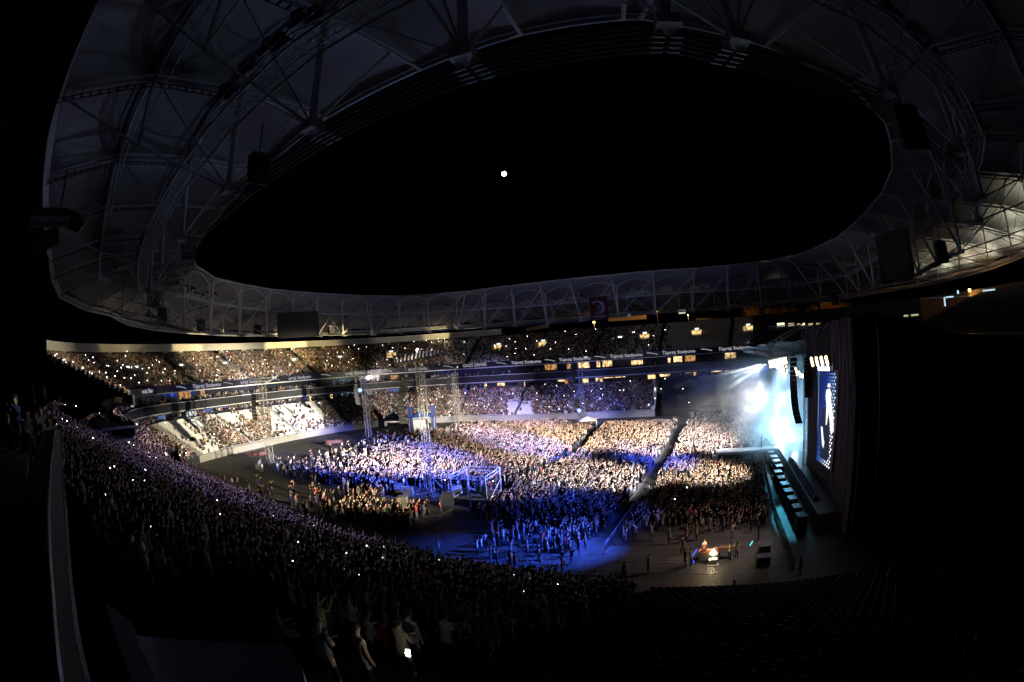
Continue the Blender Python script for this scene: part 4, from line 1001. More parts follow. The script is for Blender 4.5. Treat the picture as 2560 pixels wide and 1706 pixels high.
# ------------------------------------------------------------------ mixing place, tanks, tents
fo = wempty('scaffold_frame', (-26, 57, 0), 'open steel scaffold frame with camera platform amid the crowd', 'scaffold')
X0, X1, Y0, Y1, H_ = -29.6, -24.6, 54.5, 59.5, 4.3
a = MB()
for x_ in (X0, X1):
    for y_ in (Y0, Y1): a.tube([(x_, y_, 0), (x_, y_, H_)], .07, 5)
a.tube([(X0+2.6, Y0, 0), (X0+2.6, Y0, H_)], .07, 5)
a.build('upright', M_alu, fo); a = MB()
for z_ in (1.0, H_-.5, H_):
    a.tube([(X0, Y0, z_), (X1, Y0, z_), (X1, Y1, z_), (X0, Y1, z_)], .05, 4, closed=True)
a.tube([(X1, Y0, 1.0), (X0+2.6, Y0, 3.0)], .05, 4); a.tube([(X0, Y0, 0.3), (X0+2.6, Y0, 2.3)], .04, 4); a.tube([(X1, Y0, .4), (X1, Y1, 2.6)], .05, 4); a.build('brace', M_alu, fo)
a = MB(); a.box(((X0+X1)/2, (Y0+Y1)/2, .95), (X1-X0, Y1-Y0, .08)); a.build('platform', M_dark, fo)
for x_, y_, z_, s_ in ((-28.5, 56.5, 1, .9), (-26.2, 57.5, 1, 1.1), (-25.4, 55.8, 1, .8), (-27.4, 58.2, 1, 1.2)):
    t = wempty('equipment_rack', (x_, y_, z_), 'dark flight case rack on the scaffold platform', 'flight case', 'racks on the scaffold platform')
    a = MB(); a.box((x_, y_, z_+s_/2), (.7, .6, s_)); a.build('case', M_black, t); a = MB()
    for q in range(3): a.box((x_, y_-.31, z_+.2+q*s_/4), (.55, .02, .04))
    a.build('indicator', glow('green_led', (.2, .8, .6), .06), t)
def tank(px, py, label, col, sc=1.0):
    P = at(px, py, 0); t = wempty('water_tank', P, label, 'water tank'); an = .35
    a_ = MB(); a_.box(P+Vector((0, 0, .15+.55*sc)), (1.1*sc, 1.1*sc, 1.05*sc), an, top=.97); a_.tube([P+Vector((0, 0, 1.2*sc)), P+Vector((0, 0, 1.28*sc))], .15, 8); a_.build('bladder', mat('tank_plastic', col, .4, noise=.2, nscale=2), t)
    a_ = MB(); R = Matrix.Rotation(an, 3, 'Z')
    for z_ in (.2, .45, .7, .95, 1.2):
        a_.tube([P+R@Vector((x_*.58*sc, y_*.58*sc, z_*sc)) for x_, y_ in ((-1, -1), (1, -1), (1, 1), (-1, 1))], .022, 4, closed=True)
    for k_ in range(5):
        for x_, y_ in ((1, 0), (-1, 0), (0, 1), (0, -1)):
            o_2 = (k_-2)*.28*sc; v = Vector((x_*.58*sc or o_2, y_*.58*sc or o_2, 0)); a_.tube([P+R@v+Vector((0, 0, .15)), P+R@v+Vector((0, 0, 1.22*sc))], .018, 3)
    a_.build('cage', M_alu, t); a_ = MB(); a_.box(P+Vector((0, 0, .07)), (1.2*sc, 1.2*sc, .13), an); a_.build('pallet', M_dark, t)
tank(1023, 1242, 'greenish caged water tank, upper of the pair left of the tall tower', (.22, .24, .15), 1.15); tank(1008, 1267, 'grey caged water tank, lower of the pair left of the tall tower', (.22, .23, .23), 1.15)
tank(1143, 1236, 'caged water tank between the white cabinet and the scaffold frame', (.2, .19, .17), 1.1); tank(998, 1230, 'dim caged water tank behind the upper greenish one', (.14, .13, .11), 1.05)
P = at(1122, 1262, 0); t = wempty('white_cabinet', P, 'white box cabinet with bright corner right of the tall tower foot', 'cabinet')
a = MB(); a.box(P+Vector((0, 0, .85)), (1.7, 1.5, 1.7), .3); a.build('body', mat('cab_white', (.16, .17, .2), .5), t); a = MB(); a.box(P+Vector((-.1, -.78, .85)), (1.4, .04, 1.4), .3); a.build('door', mat('cab_door', (.1, .12, .16), .5), t)
def tent(px, py, d_, w_, h_, label, m, legs=True):
    P = at(px, py, 0) if d_ is None else atd(px, py, d_); P.z = 0; t = wempty('tent', P, label, 'tent'); an = atan2(-P.y, -P.x)
    a_ = MB(); R = Matrix.Rotation(an, 3, 'Z'); c4 = [P+R@Vector((x_*w_/2, y_*w_/2, h_)) for x_, y_ in ((-1, -1), (1, -1), (1, 1), (-1, 1))]; ap = P+Vector((0, 0, h_+w_*.22))
    a_.add([tuple(p) for p in c4]+[tuple(ap)], [(0, 1, 4), (1, 2, 4), (2, 3, 4), (3, 0, 4), (3, 2, 1, 0)]); a_.build('canopy', m, t); a_ = MB()
    for p in c4: a_.tube([Vector((p.x, p.y, 0)), p], .06, 4)
    a_.build('pole', M_alu, t)
M_tent = mat('tent_white', (.7, .72, .8), .6); M_tentb = mat('tent_blue', (.05, .12, .4), .6)
tent(1470, 1078, None, 4.2, 2.6, 'small white topped tent glowing blue at the far edge of the crowd', M_tent)
tent(1055, 1062, 128, 6.5, 4.4, 'blue topped tent over a bright doorway at the far left corner of the crowd', M_tentb)
P = atd(1050, 1050, 129); t = wempty('portal_board', Vector((P.x, P.y, 0)), 'bright white lit doorway under the blue topped tent', 'doorway'); an = atan2(-P.y, -P.x)
a = MB(); a.box((P.x, P.y, 1.6), (.3, 4.6, 3.2), an); a.build('wall', mat('portal_white', (.6, .6, .55), .6), t); a = MB(); f = Vector((cos(an), sin(an), 0))*.2; a.box(Vector((P.x, P.y, 3.9))+f, (.1, 5.2, .3), an); a.build('light_strip', glow('portal_strip', (.8, .9, 1), 1.2), t)
for px_ in (1026, 1084):
    P = atd(px_, 1052, 126); t = wempty('blue_column', Vector((P.x, P.y, 0)), 'tall dark blue banner column %s the blue topped tent' % ('left of' if px_ < 1050 else 'right of'), 'column')
    a = MB(); a.box((P.x, P.y, 3.6), (.8, 1.3, 7.2), atan2(-P.y, -P.x)); a.build('cover', mat('blue_cover', (.03, .05, .16), .7), t); a = MB(); a.box((P.x, P.y, .1), (1.6, 1.8, .2), .3); a.build('foot', M_black, t)
# ad boards along the far wall
for px_, m_, lab in ((835, (.5, .03, .03), 'red advertising board at the foot of the far left stand'), (645, (.55, .05, .05), 'red and white sign on the wall beside the leftmost tower')):
    P = atd(px_, 1105 if px_ > 700 else 1135, 118 if px_ > 700 else 107); t = wempty('advertising_board', P, lab, 'sign'); an = atan2(-P.y, -P.x)
    a = MB(); a.box(P, (.1, 4.2, .95), an); a.build('board', mat('ad_red', tuple(c*.12 for c in m_), .5), t); a = MB(); f = Vector((cos(an), sin(an), 0))*.08; s_ = Vector((-sin(an), cos(an), 0))
    for q in range(5): a.box(P+f+s_*(q-2)*.6, (.03, .35, .35+.1*(q % 2)), an)
    a.build('lettering', mat('ad_white', (.1, .1, .1), .5), t)
# entrance ramp with green sign between the two stands
rp_ = wempty('entrance_ramp', (-88, 47, 0), 'grey concrete vehicle ramp cut between the near crowd and the white seats', 'ramp')
RA = [at(330, 1140, 3.2), at(362, 1118, 4.2), at(455, 1172, .12), at(438, 1186, .12), at(395, 1172, .8)]
a = MB(); a.add([tuple(p) for p in RA], [(4, 3, 2, 1, 0)]); a.build('surface', mat('ramp_grey', (.2, .2, .17), .85, noise=.3, nscale=.5), rp_)
a = MB(); a.tube([RA[1]+Vector((0, 0, .3)), RA[2]+Vector((0, 0, .3))], .15, 4); a.build('kerb', M_black, rp_)
A_g, B_g = at(327, 1146, 3.6), at(358, 1136, 3.6)
gs = wempty('green_sign', A_g, 'green sign with white lettering and a red tip over the ramp', 'sign'); v = B_g-A_g; up = Vector((0, 0, 1.9))
nrm = v.cross(up).normalized(); nrm = nrm if nrm.dot(A_g-Vector((0, 0, GZ))) < 0 else -nrm
a = MB(); a.add([tuple(p) for p in (A_g, B_g, B_g+up, A_g+up, A_g-nrm*.15, B_g-nrm*.15, B_g+up-nrm*.15, A_g+up-nrm*.15)], [(0, 1, 2, 3), (7, 6, 5, 4), (0, 4, 5, 1), (3, 2, 6, 7), (1, 5, 6, 2), (0, 3, 7, 4)]); a.build('board', mat('sign_green', (.01, .28, .06), .5, emit=(.01, .3, .05), es=.15), gs)
a = MB(); a.add([tuple(B_g+nrm*.03-v.normalized()*.9), tuple(B_g+nrm*.03), tuple(B_g+nrm*.03+up*.4)], [(0, 1, 2)]); a.build('red_tip', mat('sign_red', (.5, .03, .01), .5), gs)
tx = text_mesh('ÇIKIŞ EXIT', .95); tx.materials.clear(); tx.materials.append(glow('sign_white', (.8, 1, .85), .5)); o = bpy.data.objects.new('lettering', tx); C.objects.link(o)
setp(o, gs); o.location = (A_g+B_g)/2+up*.5+nrm*.06; vx = v.normalized() if v.normalized().dot(Vector((1, 0, 0))) > 0 else v.normalized()
zz = Vector((0, 0, 1)); mx_ = Matrix((vx, zz, vx.cross(zz))).transposed(); o.rotation_euler = mx_.to_euler()
for px_, c_, lab in ((416, (.03, .06, .2), 'blue and white signboard standing at the mouth of the ramp'), (450, (.55, .52, .45), 'pale signboard beside the steps near the ramp')):
    P = at(px_, 1175 if px_ < 440 else 1150, 0 if px_ < 440 else 1.0); t = wempty('signboard', P, lab, 'sign'); an = atan2(-P.y, -P.x)
    a = MB(); a.box(P+Vector((0, 0, 1.9)), (.12, 1.1, 1.3), an); a.build('lower_panel', mat('panel_blue', c_, .5), t); a = MB(); a.box(P+Vector((0, 0, 3.15)), (.12, 1.1, 1.1), an); a.build('upper_panel', mat('panel_white', (.6, .58, .6), .5), t)
    a = MB(); a.tube([P, P+Vector((0, 0, 4.4))], .08, 4); a.build('post', M_alu, t)

# ------------------------------------------------------------------ people, each one body (detailed kinds)
def skin_body(name, pose):
    """one continuous body grown over a skeleton; pose: dict of arm and leg joints; faces +x"""
    V, E, R = [], [], []
    def add(p, r, par=None):
        V.append(p); R.append(r)
        if par is not None: E.append((par, len(V)-1))
        return len(V)-1
    sit = pose.get('sit', 0); hz = .93-(.42 if sit else 0)
    pel = add((0, 0, hz), (.13, .17)); wa = add((pose.get('lean', 0)*.3, 0, hz+.22), (.105, .14), pel); ch = add((pose.get('lean', 0)*.7, 0, hz+.42), (.12, .175), wa)
    nb_ = add((pose.get('lean', 0), 0, hz+.56), (.06, .065), ch); nk = add((pose.get('lean', 0)+.01, 0, hz+.62), (.05, .052), nb_); hd = add((pose.get('lean', 0)+.03, 0, hz+.72), (.095, .078), nk); add((pose.get('lean', 0)+.02, 0, hz+.81), (.08, .068), hd)
    for s_, arm in ((1, pose['la']), (-1, pose['ra'])):
        sh = add((pose.get('lean', 0)*.8, s_*.17, hz+.5), (.058, .058), ch); base = Vector(V[sh]); el = base+Vector((arm[0][0], s_*arm[0][1], arm[0][2])); wr = el+Vector((arm[1][0], s_*arm[1][1], arm[1][2]))
        e_ = add(tuple(el), (.042, .042), sh); w_ = add(tuple(wr), (.028, .032), e_); d = (wr-el).normalized(); pm = add(tuple(wr+d*.07), (.018, .036), w_)
        sd_ = d.cross(Vector((0, 0, 1))); sd_ = sd_.normalized() if sd_.length > .1 else Vector((0, 1, 0))
        for f_i, (o_, L) in enumerate(((-.03, .06), (-.01, .075), (.01, .07), (.03, .055))):
            k1 = add(tuple(wr+d*(.07+L*.55)+sd_*o_), (.009, .009), pm); add(tuple(wr+d*(.07+L)+sd_*o_*1.05+Vector((.012, 0, 0))), (.007, .007), k1)
        add(tuple(wr+d*.06+sd_*.055), (.01, .01), w_)
    for s_, lg in ((1, pose['ll']), (-1, pose['rl'])):
        hp = add((0, s_*.09, hz-.06), (.09, .09), pel); kn = Vector((lg[0], s_*(.1+lg[2]), hz-.46 if not sit else hz+.02)); k_ = add(tuple(kn), (.06, .06), hp)
        an = Vector((lg[1], s_*(.11+lg[2]*1.6), .07)); a_ = add(tuple(an), (.042, .042), k_); add(tuple(an+Vector((.15, s_*.02, -.03))), (.035, .04), a_)
    me = bpy.data.meshes.new('t'); me.from_pydata([tuple(v) for v in V], E, []); o = bpy.data.objects.new('t', me); C.objects.link(o)
    o.modifiers.new('s', 'SKIN'); sk = me.skin_vertices[0].data
    for i, r in enumerate(R): sk[i].radius = r; sk[i].use_root = (i == 0)
    o.modifiers.new('u', 'SUBSURF').levels = 1; o.modifiers['u'].render_levels = 1
    dg = bpy.context.evaluated_depsgraph_get(); m2 = bpy.data.meshes.new_from_object(o.evaluated_get(dg)); bpy.data.objects.remove(o)
    m2.name = name; n = len(m2.polygons); a_ = m2.attributes.new('col', 'FLOAT_COLOR', 'FACE')
    cc = []; ln = pose.get('lean', 0)
    skn, pnt, sho = (.58, .38, .27, 1), pose.get('pants', (.03, .035, .06, 1)), (.03, .03, .03, 1)
    for p in m2.polygons:
        c_ = p.center
        if c_.z > hz+.575 and abs(c_.y) < .12: q = skn
        elif abs(c_.y) > .155 and (abs(c_.y) > .24 or c_.z < hz+.38 or c_.z > hz+.62) and (c_.z > .75 or abs(c_.y) > .2) and c_.z > .3: q = skn if (Vector(c_)-Vector((ln*.8, c_.y, hz+.5))).length > .0 and abs(c_.z-(hz+.5)) > .12 or c_.x > .22 else (0, 0, 0, 0)
        elif c_.z > hz-.03: q = (0, 0, 0, 0)
        elif c_.z > .13: q = pnt
        else: q = sho
        cc += q
    a_.data.foreach_set('color', cc); m2.polygons.foreach_set('use_smooth', [True]*n); m2.materials.clear(); m2.materials.append(M_pers)
    # nose and ears are raised on the head
    return m2, (ln+.03, hz+.76)
M_pers = attr_mat('clothes_and_skin', objcol=True)
M_hair = mat('dark_hair', (.02, .015, .012), .6); M_hair2 = mat('brown_hair', (.07, .035, .02), .6)
def hair_mesh(hx, hz, lng):
    bm = bmesh.new(); bmesh.ops.create_icosphere(bm, subdivisions=2, radius=1)
    for v in bm.verts:
        x_, y_, z_ = v.co; v.co = Vector((x_*.112-.012, y_*.098, z_*.115+.015))
        if z_ < -.05 and x_ > .15: v.co.z = max(v.co.z, .02); v.co.x = min(v.co.x, .05)
        if lng and x_ < .1 and z_ < -.1: v.co.z -= .16; v.co.x -= .02
        v.co += Vector((hx-.015, 0, hz))
    me = bpy.data.meshes.new('hair'); bm.to_mesh(me); bm.free(); me.materials.append(M_hair2 if lng else M_hair); me.polygons.foreach_set('use_smooth', [True]*len(me.polygons)); return me
down = ((.0, .05, -.27), (.06, .0, -.24)); hold = ((.06, .04, -.24), (.22, -.06, .06)); up_ = ((.12, .1, .2), (.08, -.04, .25)); fold = ((.08, .05, -.22), (.16, -.22, .05)); phone = ((.14, .04, -.12), (.16, -.08, .18))
walk = (.18, -.22, 0)
POSES = [('standing with arms at the sides', dict(la=down, ra=down, ll=(.02, -.02, .02), rl=(.02, 0, .02))), ('standing with folded arms', dict(la=fold, ra=fold, ll=(.0, 0, .04), rl=(.04, -.02, .05))),
         ('raising one arm', dict(la=up_, ra=down, ll=(.02, 0, .03), rl=(0, -.03, .03))), ('raising both arms', dict(la=up_, ra=up_, ll=(.02, 0, .03), rl=(0, -.03, .03), pants=(.04, .06, .14, 1))),
         ('with a phone up', dict(la=phone, ra=phone, lean=.02, ll=(.02, 0, .02), rl=(0, -.03, .03), pants=(.1, .12, .2, 1))), ('walking', dict(la=((.1, .04, -.25), (.12, 0, -.2)), ra=((-.12, .04, -.24), (0, 0, -.24)), lean=.04, ll=(.22, .3, 0), rl=(.02, -.3, 0))),
         ('seated on a stand seat', dict(sit=1, la=hold, ra=hold, lean=.04, ll=(.4, .38, .02), rl=(.4, .42, .02))), ('bending over a table', dict(la=hold, ra=hold, lean=.2, ll=(.02, -.02, .02), rl=(0, -.05, .02), pants=(.02, .02, .02, 1)))]
BOD = []
for i, (d_, p_) in enumerate(POSES):
    m2, hh = skin_body('body', p_); BOD.append((m2, hair_mesh(*hh, False), hair_mesh(*hh, True), d_))
CN = {'black': (.015, .015, .018), 'white': (.62, .62, .62), 'grey': (.2, .2, .21), 'pale blue': (.3, .4, .55), 'dark blue': (.03, .05, .16), 'red': (.4, .03, .03), 'beige': (.45, .38, .28), 'orange safety': (.85, .16, .02), 'pale yellow': (.6, .55, .3)}
def person(P, rz, pose, colr, where, group=None, sc=None, lng=None):
    bm_, h1, h2, dsc = BOD[pose]; lng = rnd.random() < .45 if lng is None else lng
    o = bpy.data.objects.new('person', bm_); C.objects.link(o); o.location = P; o.rotation_euler = (0, 0, rz); s_ = sc or rnd.uniform(.94, 1.05); o.scale = (s_, s_, s_)
    o.color = (*CN[colr], 1)
    dsc = {'standing with arms at the sides': 'standing', 'standing with folded arms': 'with folded arms', 'seated on a stand seat': 'seated'}.get(dsc, dsc)
    tag(o, 'person in %s %s %s %s' % (colr, 'vest' if 'safety' in colr else 'top', dsc, where), 'person', group)
    h = bpy.data.objects.new('hair', h2 if lng else h1); C.objects.link(h); h.parent = o; return o
cols = ['black']*6+['white']*4+['grey']*2+['pale blue', 'dark blue', 'red', 'beige']
for i, (x_, y_) in enumerate(FLOOR_NEAR):
    c_ = cols[rnd.randrange(len(cols))]; p_ = rnd.choice([0, 0, 1, 2, 3, 4, 4]); L = rnd.random() < .45
    where = 'left of the blue pool' if x_ < -23 else ('on the blue lit floor' if x_ < -8 else 'in the shaded front block')
    o = person((x_, y_, 0), math.atan2(76-y_, 22-x_)*.75+rnd.uniform(-.5, .5), p_, c_, where, 'people '+where, lng=L); 
    if L: o['label'] = o['label'].replace('top ', 'top, long hair, ')
NRMa = NRM
def seatrow(k, r):
    x_, y_, z_, h_, row, _ = NEARP[k]; return x_, y_, z_, h_
for i in range(len(NEARP)):
    x_, y_, z_, h_ = NEARP[i][:4]; c_ = cols[rnd.randrange(len(cols))]; p_ = rnd.choice([6, 6, 0, 1, 4, 2, 0])
    where = 'in the shadowed near rows' if y_ < 22 else 'lower in the near stand'
    L = rnd.random() < .45
    o = person((x_, y_, z_), h_-.3+rnd.uniform(-.3, .3), p_, c_, where, 'people '+where, lng=L)
    if L: o['label'] = o['label'].replace('top ', 'top, long hair, ')
for i, (px_, py_) in enumerate(((453, 1188), (478, 1205), (510, 1222), (550, 1236), (617, 1262), (666, 1284), (711, 1302), (870, 1362), (1015, 1408), (1277, 1418), (1406, 1440), (1290, 1425))):
    P = at(px_, py_, 0); wh = ('at the foot of the near left stand' if i < 7 else 'on the dark strip beside the floor wall' if i < 9 else 'behind the barrier of the blue lit floor')
    person(P, rnd.uniform(0, 6), 1 if i % 3 else 0, 'orange safety', wh, 'stewards '+wh, 1.05)
for px_, py_, po, c_, wh in ((881, 1338, 0, 'white', 'on the dark strip by the near stand'), (890, 1375, 4, 'pale blue', 'beside a steward near the stand'), (583, 1218, 0, 'white', 'left of a pair on the dark left floor'), (596, 1216, 0, 'beige', 'right of a pair on the dark left floor'),
                            (727, 1240, 1, 'black', 'alone on the striped left floor'), (674, 1250, 5, 'black', 'crossing the striped floor'), (563, 1206, 6, 'grey', 'sitting at the left floor edge'), (1112, 1436, 0, 'pale blue', 'leaning by the near wall'), (1705, 1385, 0, 'black', 'alone in the pink lit open floor'),
                            (1621, 1432, 0, 'beige', 'left of the mixing tables'), (1832, 1500, 5, 'grey', 'striding across the dark grass strip'), (1996, 1440, 0, 'black', 'against the bright pit strip'), (1460, 1480, 6, 'beige', 'crouching by the near wall'), (1560, 1450, 0, 'grey', 'behind the barrier near the right aisle'), (1895, 1350, 0, 'black', 'before the flight case by the pit')):
    person(at(px_, py_, 0), rnd.uniform(0, 6), po, c_, wh, None, 1.03)
# mixing tables with lamp
P0 = at(1772, 1412, 0)
t = wempty('mixing_table', P0, 'dark table loaded with warm lit equipment on the open floor', 'table'); R = Matrix.Rotation(-.15, 3, 'Z')
a = MB(); a.box(P0+Vector((0, 1.0, .98)), (1.9, 1.0, .08), -.15); a.build('table_top', mat('table_wood', (.28, .08, .04), .4), t); a = MB(); a.box(P0+Vector((0, 1.0, .5)), (1.8, .9, .9), -.15); a.build('table_body', mat('table_black', (.05, .05, .045), .6), t)
for i, (dx, dy, sx, c_) in enumerate(((-.5, .9, .4, (.03, .03, .03)), (.1, .95, .5, (.5, .35, .2)), (.6, 1.1, .35, (.4, .3, .25)))):
    e_ = wempty('sound_device', P0+Vector((dx, dy, 1.02)), ['black laptop', 'pale mixing desk', 'beige box'][i]+' on the warm lit table', 'device'); a = MB(); a.box(P0+Vector((dx, dy, 1.1)), (sx, .4, .12)); a.build('body', mat('device', c_, .4), e_); a = MB()
    for q in range(4): a.tube([P0+Vector((dx-.12+q*.08, dy, 1.16)), P0+Vector((dx-.12+q*.08, dy, 1.2))], .02, 5)
    a.build('knobs', M_alu, e_)
lt_ = P0+Vector((.35, .1, .55)); t = wempty('table_lamp', lt_, 'brightly lit lamp with a white cone shade on a low white cabinet', 'lamp')
a = MB(); a.tube([lt_+Vector((0, 0, .5)), lt_+Vector((0, 0, .95))], .36, 14, r2=.1); a.build('lamp_shade', glow('lamp_shade_lit', (1, .9, .6), 3), t); a = MB(); a.tube([lt_, lt_+Vector((0, 0, .55))], .03, 6); a.tube([lt_, lt_+Vector((0, 0, .06))], .14, 10); a.build('stem', M_alu, t)
point(lt_+Vector((0, -.05, .42)), 110, (1, .85, .5), .1); point(lt_+Vector((-.6, .9, 1.5)), 130, (1, .62, .3), .1)
t = wempty('white_stand', lt_-Vector((0, 0, .55)), 'low white cabinet under the glowing lamp', 'cabinet'); a = MB(); a.box(lt_-Vector((0, 0, .28)), (.75, .5, .5)); a.build('body', mat('stand_white', (.7, .68, .6), .5), t); a = MB(); a.box(lt_-Vector((0, .3, .5)), (1.1, .6, .06)); a.build('base', mat('stand_base', (.75, .73, .68), .5), t)
person(P0+Vector((-.45, 2.0, 0)), -1.4, 7, 'white', 'behind the warm lit table', None, 1.0, True); person(P0+Vector((1.9, .7, 0)), .9, 7, 'beige', 'at the second table, left', None); person(P0+Vector((2.6, .9, 0)), .9, 0, 'beige', 'at the second table, right', None)
person(P0+Vector((-1.7, .0, 0)), .2, 0, 'white', 'beside the blue light tubes', None); person(P0+Vector((-2.2, -.1, 0)), .4, 1, 'black', 'left of the blue light tubes', None)
t = wempty('side_table', P0+Vector((1.7, 1.6, 0)), 'second table with instruments right of the warm lit one', 'table'); a = MB(); a.box(P0+Vector((1.7, 1.6, .95)), (1.5, .7, .07)); a.build('table_top', mat('tt2', (.3, .15, .08), .4), t); a = MB()
for dx in (-.7, .7):
    for dy in (-.3, .3): a.tube([P0+Vector((1.7+dx, 1.6+dy, 0)), P0+Vector((1.7+dx, 1.6+dy, .93))], .03, 4)
a.build('leg', M_dsteel, t)
for (ax_, ay_), (bx_, by_), lab, c_ in (((1731, 1392), (1743, 1372), 'slanting blue light tube left of the mixing tables', (.05, .1, 1)), ((1734, 1400), (1735, 1424), 'upright blue light tube left of the mixing tables', (.08, .1, 1)), ((1874, 1366), (1882, 1353), 'slanting cyan light tube right of the mixing tables', (.05, .8, .9))):
    A_b, B_b = atd(ax_, ay_, 40), atd(bx_, by_, 40.3); t = wempty('light_tube', A_b, lab, 'light tube'); a = MB(); a.tube([A_b, B_b], .035, 5); a.build('tube', glow('tube_'+lab[9:13].strip(), c_, 2.5), t); a = MB(); a.box(A_b, (.1, .1, .08)); a.build('cap', M_black, t)
for px_, py_, s_, lab in ((1910, 1380, .85, 'open topped flight case with pale rim by the pit'), (1905, 1412, 1.0, 'large dark flight case nearer than the open topped one')):
    P = at(px_, py_, 0); t = wempty('flight_case', P, lab, 'flight case'); a = MB(); a.box(P+Vector((0, 0, .45*s_)), (1.3*s_, .9*s_, .9*s_), .1); a.build('body', mat('case_grey', (.06, .06, .07), .5), t); a = MB()
    for z_ in (.02, .9): a.tube([P+Vector((x_*.66*s_, y_*.46*s_, z_*s_)) for x_, y_ in ((-1, -1), (1, -1), (1, 1), (-1, 1))], .04, 4, closed=True)
    a.build('metal_rim', M_alu, t)
# performer and crew on stage
person((13, 76.6, 1.7), 3.1, 2, 'white', 'on the runway end by the stage', None, 1.0)
person((18.6, 70, 1.8), 3.0, 0, 'black', 'on the deck behind the wedge loudspeakers', None, 1.0)

# ------------------------------------------------------------------ near rail, parapet and people beside the camera
par = wempty('near_parapet', (-4, .8, 17), 'dark parapet with a thin bright handrail running down the left edge', 'parapet')
RL = [at(150, 1712, GZ-1), at(137, 1600, GZ-1), at(130, 1500, GZ-1), at(122, 1380, GZ-1), at(120, 1300, GZ-1), at(124, 1200, GZ-1), at(129, 1140, GZ-1), at(136, 1090, GZ-1), at(141, 1068, GZ-1)]
RL = [RL[0]+(RL[0]-RL[1])*3]+RL
RB = [Vector((0, 0, 0))+p for p in [at(215, 1712, GZ-1.9), at(190, 1600, GZ-1.9), at(177, 1500, GZ-1.9), at(167, 1380, GZ-1.9), at(163, 1300, GZ-1.9), at(157, 1200, GZ-1.9), at(153, 1140, GZ-1.9), at(151, 1090, GZ-1.9), at(150, 1075, GZ-1.9)]]
RB = [RB[0]+(RB[0]-RB[1])*3]+RB
RT = [p-Vector((0, 0, .45)) for p in RL]
a = MB(); n = len(RL); V = [tuple(p-Vector((.0, .02, .05))) for p in RL]+[tuple(p) for p in RB]+[tuple(p-Vector((0, .35, .05))) for p in RL]
a.add(V, [(i, i+1, n+i+1, n+i) for i in range(n-1)]+[(2*n+i, 2*n+i+1, i+1, i) for i in range(n-1)]); a.build('face', mat('parapet_brown', (.012, .006, .005), .7, noise=.4, nscale=2), par)
a = MB(); a.tube(RL, .022, 6); a.build('handrail', mat('rail_steel', (.2, .19, .2), .35, .4, noise=.5, nscale=6), par)
a = MB(); a.tube(RB, .05, 5); a.build('lower_edge', mat('edge_blue', (.03, .032, .045), .5), par)
sl = wempty('stair_enclosure', (-8, 4, 12), 'blue grey concrete roof and wall of the stair enclosure below the camera', 'stair enclosure')
zt = GZ-4.3; tp = [at(270, 1518, zt), at(330, 1560, zt), at(520, 1574, zt), at(700, 1582, zt), at(745, 1640, zt), at(760, 1720, zt), at(560, 1760, zt), at(405, 1730, zt)]
a = MB(); a.slab([(p.x, p.y) for p in tp[1:]], zt-3, zt-.25); a.build('slab', mat('enclosure_slab', (.5, .52, .6), .8, noise=.2, nscale=1.2, bump=.1), sl)
w2 = [at(265, 1512, zt), at(330, 1560, zt), at(405, 1730, zt), at(350, 1745, zt)]
a = MB(); a.slab([(p.x, p.y) for p in w2], zt-3, zt+.05); a.build('side_wall', mat('enclosure_wall', (.75, .77, .85), .8, noise=.15, nscale=1), sl)
# dark structure at the far left edge
col_ = wempty('roof_column', (-8, 1.4, 14), 'black roof column with pipes at the extreme left edge', 'column')
a = MB(); q0, q1 = atd(60, 900, 9), atd(-60, 900, 9)
a.tube([atd(86, 1010, 9.0), atd(60, 850, 9.2), atd(30, 690, 9.4), atd(10, 520, 9.8)], .05, 6); a.tube([atd(112, 1000, 9.0), atd(88, 850, 9.2), atd(58, 690, 9.4), atd(30, 560, 9.8), atd(10, 300, 11)], .06, 6); a.build('pipe', M_dsteel, col_)
P = atd(2, 955, 7.5); Q = atd(2, 500, 7.5); a = MB(); a.box((P.x, P.y, (P.z+GZ+9)/2), (.5, .8, GZ+9-P.z), atan2(P.y, P.x)); a.build('shaft', M_black, col_); P = atd(48, 968, 7.5); Q = atd(48, 650, 7.5); a = MB(); a.box((P.x, P.y, (P.z+Q.z)/2), (.4, 1.02, Q.z-P.z), atan2(P.y, P.x)); a.build('side_panel', M_black, col_)
dp = wempty('air_duct', atd(100, 545, 8), 'black duct pipe with a down turned nozzle at upper left', 'duct'); a = MB(); D0 = [atd(-60, 548, 7.2), atd(60, 545, 8), atd(165, 545, 8.6), atd(190, 556, 8.7), atd(204, 572, 8.7)]
a.tube(D0[:4], .16, 10); a.build('pipe', M_black, dp); a = MB(); a.tube(D0[3:], .17, 10, r2=.1); a.build('nozzle', M_black, dp)
sg = wempty('wall_panel', atd(110, 600, 10), 'slate grey box panel under the black duct', 'panel'); a = MB(); pp = [atd(78, 612, 10), atd(146, 572, 10), atd(146, 610, 10), atd(112, 628, 10), atd(80, 640, 10)]
a.add([tuple(p) for p in pp]+[tuple(p+Vector((-.3, -.4, 0))) for p in pp], [tuple(range(5)), tuple(range(5, 10))[::-1]]+[(i, (i+1) % 5, 5+(i+1) % 5, 5+i) for i in range(5)]); a.build('casing', mat('slate', (.12, .13, .16), .6), sg)
a = MB(); a.tube([pp[1]+Vector((0, 0, 0)), pp[1]+Vector((0, 0, 1.2))], .03, 4); a.build('bracket', M_dsteel, sg)
